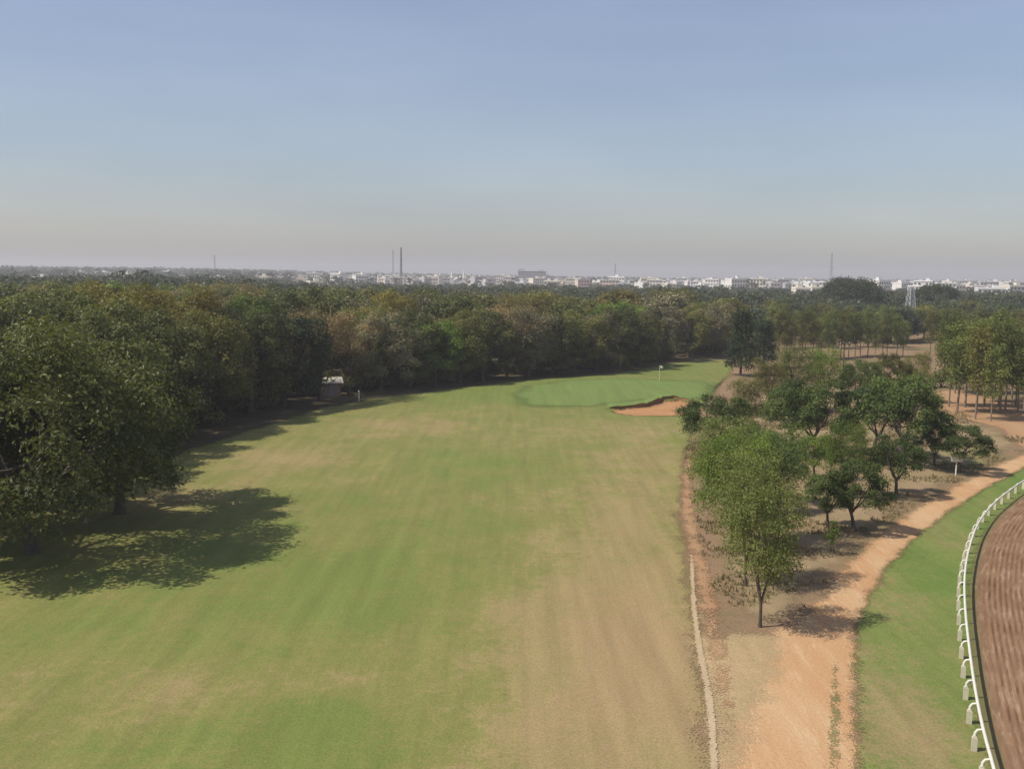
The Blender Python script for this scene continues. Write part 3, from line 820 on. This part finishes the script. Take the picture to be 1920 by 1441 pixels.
# --- the young grove between the two dirt tracks
grove = [  # name, kind, var, px, py of foot, height, leaf, width scale, label
    ('grove_tree', 'slim', 0, 1425, 1175, 7.6, 'gum', 0.92, 'slender young tree forking low at the tip of the grove where the tracks meet'),
    ('grove_tree', 'slim', 1, 1398, 1098, 7.8, 'gum', 0.92, 'slender young tree next behind the tip tree of the grove'),
    ('grove_tree', 'slim', 2, 1372, 1035, 8.0, 'bright', 1.05, 'yellow-green feathery young tree on the fairway side of the grove'),
    ('grove_tree', 'slim', 3, 1452, 1020, 7.8, 'grove', 1.05, 'dark feathery tree in the middle of the grove behind the slender pair'),
    ('grove_tree', 'slim', 1, 1360, 965, 7.2, 'gum', 1.05, 'leafy young tree beside the bend of the side track'),
    ('grove_tree', 'round', 1, 1420, 950, 7.0, 'grove', 1.15, 'round dark tree behind the leafy trees beside the side track'),
    ('grove_tree', 'round', 0, 1602, 996, 5.4, 'grove', 1.0, 'small low-branched dark tree with its round shadow beside the dirt track'),
    ('grove_tree', 'round', 2, 1552, 990, 4.3, 'grove', 1.0, 'short bushy dark tree touching the small low-branched tree'),
    ('grove_tree', 'round', 3, 1680, 930, 5.4, 'grove', 1.05, 'small round tree on a clear straight stem beside the dirt track'),
    ('grove_tree', 'slim', 2, 1588, 935, 6.4, 'bright', 0.95, 'fresh bright green tree in the heart of the grove'),
    ('grove_tree', 'round', 1, 1528, 900, 4.6, 'bright', 1.0, 'low light green tree left of the fresh bright green tree'),
    ('grove_tree', 'round', 2, 1692, 872, 9.6, 'grove', 1.0, 'large dark tree towering at the back of the grove'),
    ('grove_tree', 'round', 0, 1636, 850, 7.4, 'deep', 1.05, 'blackish tree beside the large dark tree at the back of the grove'),
    ('grove_tree', 'round', 3, 1530, 858, 8.2, 'grove', 1.15, 'broad dark tree at the back of the grove before the bare soil'),
    ('grove_tree', 'round', 0, 1488, 842, 7.0, 'grove', 1.05, 'smaller dark tree joined to the broad dark tree at the grove back'),
    ('grove_tree', 'round', 1, 1343, 862, 7.0, 'grove', 1.15, 'round dark tree at the grove corner beside the bunker'),
    ('grove_tree', 'slim', 0, 1392, 832, 7.0, 'olive', 1.0, 'thin olive tree behind the round tree at the bunker corner'),
    ('grove_tree', 'round', 2, 1800, 886, 4.9, 'grove', 1.35, 'wide low dark tree behind the white post beside the track'),
    ('grove_tree', 'round', 0, 1752, 872, 4.4, 'deep', 1.0, 'bushy dark tree between the large tree and the wide low tree'),
    ('grove_tree', 'slim', 3, 1440, 775, 7.2, 'olive', 1.0, 'thin yellow-olive tree near the dark pointed tree'),
    ('grove_tree', 'slim', 1, 1485, 770, 8.4, 'gum', 1.0, 'taller feathery tree behind the smaller dark tree of the grove'),
    ('grove_tree', 'slim', 2, 1545, 772, 8.8, 'bright', 1.0, 'light green feathery tree before the wooden pole'),
    ('grove_tree', 'round', 1, 1610, 770, 7.6, 'grove', 0.9, 'dark round tree just behind the wooden pole'),
    ('grove_tree', 'round', 3, 1668, 765, 7.8, 'olive', 0.9, 'olive round tree behind the large dark tree'),
    ('grove_tree', 'slim', 0, 1715, 755, 7.2, 'olive', 0.9, 'thin olive tree at the edge of the sandy clearing'),
]
for i, (nm, k, v, px, py, h, lf, ws, lab) in enumerate(grove):
    x, y = at(px, py); tree(nm, k, v, x, y, h, lf, lab, rz=i * 1.7, wscale=ws); taken.append((x, y, 4))
x, y = at(1388, 704); tree('pointed_tree', 'column', 0, x, y, 11.4, 'deep', 'dark pointed tree standing alone right of the far fairway end'); taken.append((x, y, 6))
x, y = at(1432, 690); tree('pointed_tree', 'column', 0, x, y, 9.0, 'deep', 'lower dark tree touching the dark pointed tree', rz=2.0, wscale=1.3)

# plantation rows of slender trees
n = 0
py0clump = lambda p: p[0] > 1765 and p[1] > 700
rg = np.random.default_rng(33)
for (p0, p1, m, h0, lab, grp) in [
        ((1452, 672), (1700, 668), 19, 9.6, 'slender tree of the plantation row before the dry field', 'plantation row before the dry field'),
        ((1440, 654), (1690, 650), 17, 10.2, 'slender tree of the row behind the dry field', 'second plantation row'),
        ((1772, 770), (1925, 776), 11, 11.6, 'slender pale-stemmed tree in the dense clump beside the sandy clearing', 'dense clump beside the clearing'),
        ((1786, 748), (1940, 752), 11, 12.0, 'slender pale-stemmed tree in the dense clump beside the sandy clearing', 'dense clump beside the clearing'),
        ((1740, 664), (1930, 668), 13, 10.4, 'slender tree of the hazy row behind the clump', 'row behind the dense clump'),
        ((1760, 712), (1930, 718), 9, 10.2, 'slender tree of the loose row behind the clump', 'loose row behind the dense clump')]:
    ordw = 'first second third fourth fifth sixth seventh eighth ninth tenth eleventh twelfth thirteenth fourteenth fifteenth sixteenth seventeenth eighteenth nineteenth'.split()
    for i in range(m):
        f = (i + 0.5) / m
        lab_i = lab if 'clump beside' in lab else ordw[i] + ' ' + lab + (', counted from the pointed tree' if p0[0] < 1600 else ', counted from the pylon')
        px = p0[0] + (p1[0] - p0[0]) * f + rg.normal() * (5 if py0clump(p0) else 2.2); py = p0[1] + (p1[1] - p0[1]) * f + rg.normal() * (9.0 if py0clump(p0) else 2.5)
        x, y = at(px, py)
        tree('slender_tree', 'gum', n % 4, x, y, h0 * rg.uniform(0.85, 1.12), 'olive' if rg.random() < 0.3 else 'gum', lab_i, grp, wscale=rg.uniform(1.0, 1.35)); n += 1

# the two great umbrella crowns against the city
x = at_depth(1592, 385); tree('umbrella_tree', 'umbrella', 0, x, 385, 19.0, 'far', 'great umbrella-crowned tree rising over the white city skyline')
x = at_depth(1752, 392); tree('umbrella_tree', 'umbrella', 1, x, 392, 16.8, 'far', 'smaller umbrella-crowned tree beside the lattice pylon', wscale=0.95)
# dark trees between the plantation and the skyline
rg = np.random.default_rng(44)
for i in range(34):
    px = 1400 + 560 * (i + 0.5) / 34 + rg.normal() * 6; yy = rg.uniform(270, 350)
    tree('hazy_tree', 'mid', i % 3, at_depth(px, yy), yy, rg.uniform(8.5, 11.5), 'far' if rg.random() < 0.75 else 'olive',
         'dark hazy tree between the plantation rows and the white city', 'dark trees behind the plantation', wscale=rg.uniform(0.95, 1.2))

# sapling by the track
def sapling(px, py, h, label):
    x, y = at(px, py); r = np.random.default_rng(int(px)); mb = MB()
    mb.tube([(0, 0, -0.05), (0.03, 0.02, h * 0.5), (-0.02, 0, h)], [0.03, 0.02, 0.008], 5)
    C = np.array([(r.normal() * 0.12, r.normal() * 0.12, h * f) for f in np.linspace(0.45, 1.0, 7)])
    root = link('sapling', None, [], None, (x, y, 0))
    link('trunk', mb.mesh('trunk', True), [BARK], root)
    link('crown', crown_from_clumps('crown', C, np.full(7, 0.2 + 0.04 * h), 420, 0.16, 0.07, int(px), flat=1.2), [LEAF['bright']], root)
    tag(root, label, 'sapling')


sapling(1562, 1040, 1.9, 'thin green sapling beside the dirt track below the low-branched tree')
sapling(1508, 905, 1.6, 'little sapling on bare soil in the middle of the grove')

# low shrubs at the wood's foot, singly placed
SH = []
for i in range(3):
    r = np.random.default_rng(800 + i)
    C = np.column_stack([r.normal(size=14) * 0.6, r.normal(size=14) * 0.6, 0.35 + 0.7 * r.random(14)])
    cm = crown_from_clumps('crown', C, 0.35 + 0.25 * r.random(14), 1700, 0.17, 0.09, 810 + i)
    mb = MB()
    for c in C[:9]: mb.tube([(0, 0, -0.05), c * np.array([0.4, 0.4, 0.5]), c], [0.03, 0.02, 0.008], 4)
    SH.append((mb.mesh('stem', True), cm))
rg = np.random.default_rng(55)
for i in range(120):
    t = rg.random() * (len(edge_px) - 2); j = int(t); f = t - j
    px = edge_px[j + 1][0] * f + edge_px[j][0] * (1 - f) if j + 1 < len(edge_px) else 0
    py = edge_px[j + 1][1] * f + edge_px[j][1] * (1 - f)
    if px < -20: continue
    x, y = at(px, py); x -= rg.uniform(0.5, 5); y += rg.uniform(0, 4)
    s = rg.uniform(0.9, 2.6); root = link('shrub', None, [], None, (x, y, 0), rg.uniform(0, 6.28), (s, s, s * rg.uniform(0.8, 1.1)))
    lf = ['dark', 'olive', 'grey'][i % 3]
    link('stem', SH[i % 3][0], [BARK], root); link('crown', SH[i % 3][1], [LEAF[lf]], root)
    tag(root, KINDTXT[lf] + ' shrub at the wood foot ' + ('beside the huge shade tree' if px < 280 else 'between the shade tree and the hut' if px < 600 else 'just past the hut' if px < 820 else 'nearing the putting green' if px < 1100 else 'behind the putting green'), 'shrub', 'shrubs at the foot of the wood')
for px, py, s, lf, lab in [(1730, 742, 1.5, 'brown', 'dry brown bush at the rim of the sandy clearing'), (1706, 728, 1.6, 'olive', 'olive bush behind the sandy clearing'),
                           (1765, 725, 2.2, 'dark', 'dark bush between the clearing and the dense clump'), (1745, 760, 1.0, 'olive', 'small low bush in front of the dry brown bush')]:
    x, y = at(px, py); root = link('shrub', None, [], None, (x, y, 0), px, (s, s, s))
    link('stem', SH[px % 3][0], [BARK], root); link('crown', SH[px % 3][1], [LEAF[lf]], root); tag(root, lab, 'shrub')


# --- woodland that reads as one mass: from 262 m out to the skyline
def far_wood(name, y0, y1, ntree, nleaf, hlo, hhi, label, seed, size):
    r = np.random.default_rng(seed); VV = []; QQ = []; T1 = []; T2 = []; nb = 0; k = 0
    while k < ntree:
        y = math.sqrt(r.uniform(y0 * y0, y1 * y1)); u = r.uniform(-0.58, 0.58); x = u * y
        px = 960 + u * F_PX
        if px > 1400 and y < 352: continue
        left = sstep(700, 350, px)
        if y > 800 and r.random() > 0.35 + 0.65 * left: continue
        h = r.uniform(hlo, hhi) * (1 + 0.28 * float(left)); w = h * r.uniform(0.45, 0.65)
        if r.random() < 0.03: h *= 1.18
        nc = 9
        C = np.column_stack([r.normal(size=nc) * w * 0.42, r.normal(size=nc) * w * 0.42, h * (0.5 + 0.38 * r.random(nc))])
        R = w * (0.26 + 0.16 * r.random(nc))
        i = r.integers(0, nc, nleaf); d = r.normal(size=(nleaf, 3)); d /= np.linalg.norm(d, axis=1)[:, None]; d[:, 2] = np.abs(d[:, 2]) * 0.9 - 0.15
        P = C[i] + d * R[i][:, None]
        V, Q = leaf_cards(P, d + 0.5 * r.normal(size=(nleaf, 3)) + (0, 0, 0.4), size * w / 6, size * w / 9, r)
        V += (x, y, float(ramp_far(x, y)))
        VV.append(V); QQ.append(Q + nb); nb += len(V); T1.append(0.35 * r.random(nleaf) + 0.65 * r.random() ** 1.5); T2.append(np.full(nleaf, r.random())); k += 1
    me = mesh_np(name, np.concatenate(VV), np.concatenate(QQ), {'tint': ('FACE', np.concatenate(T1)), 'tone': ('FACE', np.concatenate(T2))})
    tag(link(name, me, [FARLEAF]), label, 'woodland', kind='stuff')


FARLEAF = leaf_mat('leaf_far_mixed', (0.024, 0.042, 0.022), (0.090, 0.100, 0.042), 0.2)
far_wood('far_woodland', 262, 520, 900, 230, 8.5, 12.0, 'hazy green woodland reaching from the fairway wood towards the city', 71, 1.05)
far_wood('distant_woodland', 520, 1000, 1300, 110, 7.0, 10.5, 'grey-green distant woodland before the white city buildings', 72, 1.6)
far_wood('skyline_woodland', 1000, 3600, 2200, 46, 9.0, 14.0, 'pale hazy tree belt along the skyline among the city buildings', 73, 2.4)

# ------------------------------------------------------------------ the far city
CITYW = [plain('limewash_white', (0.70, 0.69, 0.66), 0.9, 0.1, 0.3), plain('limewash_cream', (0.70, 0.66, 0.56), 0.9, 0.08, 0.3),
         plain('limewash_grey', (0.42, 0.41, 0.42), 0.9, 0.1, 0.3), plain('limewash_pink', (0.62, 0.48, 0.42), 0.9, 0.1, 0.3)]
PANE = plain('window_shade', (0.06, 0.065, 0.07), 0.3, 0.1, 1.0)
TANK = plain('tank_black', (0.05, 0.05, 0.055), 0.6, 0.1, 1.0)
ROOFM = plain('roof_slab', (0.5, 0.48, 0.45), 0.9, 0.15, 0.5)


def house_meshes(seed):
    """Flat-roofed block: walls with sunk window openings, parapet, stair head and tank."""
    r = np.random.default_rng(seed); fl = int(r.integers(2, 5)); w = r.uniform(9, 19); d = r.uniform(8, 12); h = fl * 3.2
    wall = MB(); pane = MB(); roof = MB(); tank = MB()
    nb = max(3, int(w / 2.8)); bw = w / nb
    y = -d / 2
    for f in range(fl):
        z = f * 3.2
        wall.box(-w / 2, w / 2, y, y + 0.3, z, z + 0.95); wall.box(-w / 2, w / 2, y, y + 0.3, z + 2.35, z + 3.2)
        for b in range(nb + 1):
            x = -w / 2 + b * bw
            wall.box(max(-w / 2, x - 0.65), min(w / 2, x + 0.65), y, y + 0.3, z + 0.95, z + 2.35)
    wall.box(-w / 2, w / 2, y + 0.3, d / 2, -2, h - 0.002)
    pane.box(-w / 2 + 0.5, w / 2 - 0.5, y + 0.2, y + 0.297, 0.5, h - 0.6)
    roof.box(-w / 2 - 0.25, w / 2 + 0.25, y - 0.45, d / 2 + 0.25, h, h + 0.18)
    for a in ((-w / 2, w / 2, y, y + 0.2), (-w / 2, w / 2, d / 2 - 0.2, d / 2), (-w / 2, -w / 2 + 0.2, y + 0.2, d / 2 - 0.2), (w / 2 - 0.2, w / 2, y + 0.2, d / 2 - 0.2)):
        roof.box(*a, h + 0.18, h + 1.0)
    sx = r.uniform(-w / 4, w / 4); roof.box(sx - 1.6, sx + 1.6, -1, 2.2, h + 0.18, h + 2.7); roof.box(sx - 1.8, sx + 1.8, -1.2, 2.4, h + 2.7, h + 2.85)
    tx = sx + (3.2 if sx < 0 else -3.2)
    tank.tube([(tx, 1, h + 0.18), (tx, 1, h + 1.5), (tx, 1, h + 1.65)], [0.75, 0.75, 0.3], 8)
    return wall.mesh('wall'), pane.mesh('glazing'), roof.mesh('roof'), tank.mesh('water_tank'), ['', '', 'two', 'three', 'four'][fl] + '-storey'


HOUSES = [house_meshes(900 + i) for i in range(8)]
rg = np.random.default_rng(77)
spots = []
for lo, hi, m, d0, d1 in [(640, 900, 28, 1050, 1600), (880, 1260, 44, 950, 1550), (1260, 1560, 52, 900, 1500), (1640, 1730, 16, 850, 1300), (1730, 1945, 42, 880, 1450), (0, 640, 14, 900, 1500)]:
    for i in range(m):
        spots.append((lo + (hi - lo) * (i + rg.random()) / m, rg.uniform(d0, d1)))
spots += [(88, 560), (168, 800), (590, 720), (1497, 640), (1525, 700), (1850, 700), (1898, 720)]
WT = ['white', 'cream', 'grey', 'pinkish']
for i, (px, yy) in enumerate(spots):
    m = HOUSES[i % 8]; c = int(rg.choice([0, 0, 0, 1, 1, 2, 3])); x = at_depth(px, yy)
    root = link('city_building', None, [], None, (x, yy, float(ramp_far(x, yy))), rg.normal() * 0.25 + (0.25 if rg.random() < 0.5 else -0.25), (1, 1, rg.uniform(0.9, 1.2)))
    link('wall', m[0], [CITYW[c]], root); link('glazing', m[1], [PANE], root); link('roof', m[2], [CITYW[c] if c < 2 else ROOFM], root); link('water_tank', m[3], [TANK], root)
    zone = ('among the far trees on the hazy mast side' if px < 640 else 'near the twin-spired church' if px < 900 else 'near the long grey office block' if px < 1100 else
            'below the faint short mast' if px < 1260 else 'before the faint tall mast' if px < 1580 else 'between the two umbrella-crowned trees' if px < 1730 else 'beyond the smaller umbrella tree')
    tag(root, m[4] + ' ' + WT[c] + ' flat-roofed city building ' + zone, 'building', 'buildings of the far city')


def slab_block():
    """Long grey office block on the skyline."""
    x, y = at_depth(995, 1500), 1500; root = link('office_block', None, [], None, (x, y, 0))
    mb = MB(); pn = MB()
    for f in range(6):
        z = f * 3.6; mb.box(-21, 21, -8, -7.6, z, z + 1.6)
        for b in range(15): mb.box(-21 + b * 3 - 0.35, -21 + b * 3 + 0.35 if b < 14 else 21, -8, -7.6, z + 1.6, z + 3.6)
    mb.box(-21, 21, -7.5, 8, -2, 21.5); mb.box(-21.5, 21.5, -8.5, 8.5, 21.6, 22.3); mb.box(-21, -11, -6, 6, 22.3, 25.6); mb.box(10, 18, -5, 5, 22.3, 24.4)
    pn.box(-20.9, 20.9, -7.8, -7.6, 0.2, 21.4)
    link('wall', mb.mesh('wall'), [CITYW[2]], root); link('glazing', pn.mesh('glazing'), [PANE], root)
    tag(root, 'long grey office block standing above the skyline trees', 'building')


slab_block()


def twin_spires():
    x, y = at_depth(857, 1150), 1150; root = link('church', None, [], None, (x, y, 0), 0.1)
    w = MB()
    w.box(-5, 5, 0, 24, -2, 9); link('nave', w.mesh('nave'), [CITYW[0]], root)
    rf = MB(); rf.add([(-5.4, -0.2, 9), (5.4, -0.2, 9), (5.4, 24.3, 9), (-5.4, 24.3, 9), (0, -0.2, 13), (0, 24.3, 13)],
                      [(0, 1, 4, 4), (1, 2, 5, 4), (2, 3, 5, 5), (3, 0, 4, 5)]); link('roof', rf.mesh('roof'), [CITYW[1]], root)
    tb = MB(); tb.box(-1.8, 1.8, -1.8, 1.8, -2, 12); tb.box(-2.1, 2.1, -2.1, 2.1, 12, 12.6)
    for a in (-1.5, 1.5):
        for b in (-1.5, 1.5): tb.tube([(a, b, 12.6), (a, b, 14), (a, b, 15.2)], [0.3, 0.28, 0.02], 6)
    tm = tb.mesh('tower'); sp_ = MB(); sp_.tube([(0, 0, 12.6), (0, 0, 15), (0, 0, 23)], [1.45, 1.2, 0.05], 8); sm = sp_.mesh('spire')
    for s in (-4.6, 4.6):
        t = link('tower', tm, [CITYW[0]], root, (s * 1.5, -1, 0)); link('spire', sm, [CITYW[0]], t)
    tag(root, 'white church with two pointed spires among the city trees', 'church')


twin_spires()

# ------------------------------------------------------------------ masts, pylon, poles
STEEL = plain('galvanised_steel', (0.36, 0.37, 0.38), 0.6, 0.12, 0.6)
DARKSTEEL = plain('dark_steel', (0.22, 0.22, 0.23), 0.6, 0.12, 0.6)


def lattice(name, x, y, h, w0, w1, bays, bar, mat, label, cat, arms=(), z=0.0):
    root = link(name, None, [], None, (x, y, z), 0.3)
    leg_x = lambda f: (w0 + (w1 - w0) * f) / 2
    for sx, sy in ((-1, -1), (1, -1), (1, 1), (-1, 1)):
        mb = MB(); mb.beam((sx * leg_x(0), sy * leg_x(0), -0.5), (sx * leg_x(1), sy * leg_x(1), h), bar)
        link('leg', mb.mesh('leg'), [mat], root)
    br = MB()
    f0 = [1 - (1 - i / bays) ** 1.25 for i in range(bays + 1)]
    for i in range(bays):
        a, b = f0[i], f0[i + 1]; A, B = leg_x(a), leg_x(b)
        for (p, q) in (((-1, -1), (1, -1)), ((1, -1), (1, 1)), ((1, 1), (-1, 1)), ((-1, 1), (-1, -1))):
            br.beam((p[0] * A, p[1] * A, a * h), (q[0] * B, q[1] * B, b * h), bar * 0.6)
            br.beam((q[0] * A, q[1] * A, a * h), (p[0] * B, p[1] * B, b * h), bar * 0.6)
            br.beam((p[0] * B, p[1] * B, b * h), (q[0] * B, q[1] * B, b * h), bar * 0.6)
    link('bracing', br.mesh('bracing'), [mat], root)
    for (f, half) in arms:
        ar = MB(); ar.beam((-half, 0, f * h), (half, 0, f * h), bar * 0.8)
        for s in (-1, 1):
            ar.beam((s * half, 0, f * h), (s * leg_x(f), 0, f * h + half * 0.45), bar * 0.6)
            ar.tube([(s * half * 0.92, 0, f * h), (s * half * 0.92, 0, f * h - 0.9)], [0.09, 0.06], 6)
        link('cross_arm', ar.mesh('cross_arm'), [mat], root)
    tag(root, label, cat)


lattice('lattice_mast', at_depth(751, 640), 640, 34.0, 1.7, 0.6, 16, 0.17, DARKSTEEL, 'tall dark lattice mast standing above the middle of the wood', 'mast')
lattice('lattice_mast', at_depth(736, 900), 900, 38.0, 1.1, 0.5, 14, 0.12, STEEL, 'thin pale mast just behind the tall dark lattice mast', 'mast')
lattice('lattice_mast', at_depth(404, 1150), 1150, 35.0, 2.2, 0.9, 14, 0.25, STEEL, 'hazy lattice mast on the skyline above the dark wood', 'mast', z=float(ramp_far(at_depth(404, 1150), 1150)))
lattice('lattice_mast', at_depth(1552, 1150), 1150, 46.0, 3.0, 1.0, 14, 0.22, STEEL, 'faint tall mast on the skyline beside the umbrella-crowned tree', 'mast', arms=((0.62, 4.0),))
lattice('lattice_mast', at_depth(1150, 1400), 1400, 34.0, 2.4, 0.9, 10, 0.22, STEEL, 'faint short mast above the white buildings of the far city', 'mast')
px_ = at(1704, 626); lattice('pylon', px_[0], px_[1], 15.2, 4.2, 0.9, 9, 0.2, STEEL, 'pale grey lattice power pylon before the smaller umbrella tree', 'pylon', arms=((0.78, 2.0), (0.93, 1.6)))


def pole(px, py, h):
    x, y = at(px, py); root = link('utility_pole', None, [], None, (x, y, 0), 0.3); mb = MB()
    mb.tube([(0, 0, -0.3), (0, 0, h * 0.5), (0, 0, h)], [0.13, 0.115, 0.1], 8); link('shaft', mb.mesh('shaft', True), [BARK], root)
    for z in (h - 0.35, h - 1.1):
        a = MB(); a.box(-0.9, 0.9, -0.16, -0.06, z - 0.06, z + 0.06); c = link('cross_arm', a.mesh('cross_arm'), [BARK_PALE], root)
        for s in (-0.8, 0.0, 0.8):
            if s == 0.0: continue
            b = MB(); b.tube([(s, -0.11, z + 0.06), (s, -0.11, z + 0.16), (s, -0.11, z + 0.26)], [0.04, 0.07, 0.03], 6); link('insulator', b.mesh('insulator', True), [WHITE_PAINT], c)
    tag(root, 'dark wooden pole with two pale cross-arms rising from the back of the grove', 'pole')


pole(1579, 735, 8.0)


def marker_post(px, py, h, label, plate=True, r=0.07, name='marker_post'):
    x, y = at(px, py); root = link(name, None, [], None, (x, y, 0), 0.0); mb = MB()
    mb.tube([(0, 0, -0.1), (0, 0, h * 0.5), (0, 0, h), (0, 0, h + 0.05)], [r, r, r, r * 0.4], 8); link('shaft', mb.mesh('shaft', True), [WHITE_PAINT], root)
    if plate:
        p = MB(); p.box(-0.55, 0.55, -0.11, -0.07, h - 0.45, h + 0.12); p.box(-0.60, 0.60, -0.125, -0.055, h + 0.12, h + 0.18); link('plate', p.mesh('plate'), [CONCRETE], root)
    tag(root, label, 'post')


marker_post(1792, 891, 1.75, 'white marker post with a small board beside the wide low tree')
marker_post(673, 752, 1.5, 'short white post at the foot of the half-bare brown trees', False, 0.1)
marker_post(8, 935, 1.3, 'short white post in the shade of the huge dark tree', False, 0.1)


def flag():
    x, y = at(1236, 719); z = float(height(np.array([x]), np.array([y]))[0]) + 0.05
    root = link('flagstick', None, [], None, (x, y, z)); mb = MB()
    mb.tube([(0, 0, -0.1), (0, 0, 1.3), (0, 0, 2.6)], [0.045, 0.04, 0.035], 6); link('stick', mb.mesh('stick', True), [WHITE_PAINT], root)
    V = []; Q = []
    for i in range(6):
        for j in range(4):
            V.append((0.03 + i * 0.11, 0.05 * math.sin(i * 1.4), 2.55 - j * 0.14 - 0.02 * i))
    for i in range(5):
        for j in range(3): Q.append((i * 4 + j, (i + 1) * 4 + j, (i + 1) * 4 + j + 1, i * 4 + j + 1))
    o = link('flag', mesh_np('flag', V, Q, smooth=True), [plain('flag_cloth', (0.62, 0.56, 0.42), 0.8, 0.1, 2.0)], root)
    md = o.modifiers.new('thick', 'SOLIDIFY'); md.thickness = 0.008
    tag(root, 'white flagstick with a small pale flag on the putting green', 'flagstick')


flag()


def hut(px, py):
    x, y = at(px, py); root = link('hut', None, [], None, (x, y, 0), 0.25); w = MB()
    w.box(-1.3, 1.3, -1.0, -0.85, 0, 1.9); w.box(-1.3, 1.3, 0.85, 1.0, 0, 1.9); w.box(-1.3, -1.15, -0.85, 0.85, 0, 1.9); w.box(1.15, 1.3, -0.85, 0.85, 0, 1.9)
    link('wall', w.mesh('wall'), [plain('mud_wall', (0.3, 0.19, 0.14), 0.95, 0.25, 2.0)], root)
    r = MB(); r.add([(-1.7, -1.4, 1.88), (1.7, -1.4, 1.88), (1.7, 1.4, 2.5), (-1.7, 1.4, 2.5), (-1.7, -1.4, 1.94), (1.7, -1.4, 1.94), (1.7, 1.4, 2.56), (-1.7, 1.4, 2.56)],
                    [(3, 2, 1, 0), (4, 5, 6, 7), (0, 1, 5, 4), (1, 2, 6, 5), (2, 3, 7, 6), (3, 0, 4, 7)]); link('roof', r.mesh('roof'), [plain('tin_roof', (0.42, 0.40, 0.36), 0.9, 0.3, 2.0)], root)
    d = MB(); d.box(-0.35, 0.35, -1.04, -1.003, 0, 1.6); link('door', d.mesh('door'), [DARKSTEEL], root)
    tag(root, 'small brown hut with a whitish tin roof under the half-bare trees', 'hut')


hut(621, 741)


# dry grass and weeds scattered over the grove floor and the path margins: uncountable
def tufts():
    r = np.random.default_rng(91); P = []
    lo, hi = GROVE.min(0), GROVE.max(0)
    Z = r.uniform(lo, hi, size=(60000, 2)); Z = Z[sdist(Z, GROVE) > -1.0]; Z = Z[sdist(Z, PATH_MAIN) < -0.3]
    keep = vnoise(Z[:, 0], Z[:, 1], 3.0, 6) > 0.55
    Z = Z[keep][:9000]
    n = len(Z); base = np.repeat(Z, 3, axis=0) + r.normal(size=(3 * n, 2)) * 0.08
    h = 0.10 + 0.22 * r.random(3 * n); a = r.random(3 * n) * 6.28; wv = 0.045
    dx, dy = np.cos(a), np.sin(a); lean = r.normal(size=(3 * n, 2)) * 0.1
    b0 = np.column_stack([base[:, 0] - dx * wv, base[:, 1] - dy * wv, np.zeros(3 * n)]); b1 = np.column_stack([base[:, 0] + dx * wv, base[:, 1] + dy * wv, np.zeros(3 * n)])
    t1 = np.column_stack([base + lean + np.column_stack([dx, dy]) * 0.01, h]); t0 = np.column_stack([base + lean - np.column_stack([dx, dy]) * 0.01, h])
    V = np.stack([b0, b1, t1, t0], 1).reshape(-1, 3)
    me = mesh_np('dry_grass', V, np.arange(12 * n).reshape(-1, 4), {'tint': ('FACE', r.random(3 * n)), 'tone': ('FACE', r.random(3 * n))})
    tag(link('dry_grass', me, [leaf_mat('straw', (0.19, 0.15, 0.07), (0.30, 0.23, 0.12), 0.2)]), 'dry straw-coloured grass tufts over the grove floor', 'grass', kind='stuff')


tufts()

# ------------------------------------------------------------------ haze
hz = MB(); hz.box(-6300, 6300, -600, 6300, -1.8, 62.0)
hm = bpy.data.materials.new('haze_air'); hm.use_nodes = True
hn = hm.node_tree
for n_ in list(hn.nodes): hn.nodes.remove(n_)
out = hn.nodes.new('ShaderNodeOutputMaterial'); pv = hn.nodes.new('ShaderNodeVolumePrincipled')
pv.inputs['Color'].default_value = (0.9, 0.88, 0.9, 1); pv.inputs['Density'].default_value = 0.00031; pv.inputs['Anisotropy'].default_value = 0.1
hn.links.new(pv.outputs[0], out.inputs['Volume'])
tag(link('haze', hz.mesh('haze'), [hm]), kind='stuff')
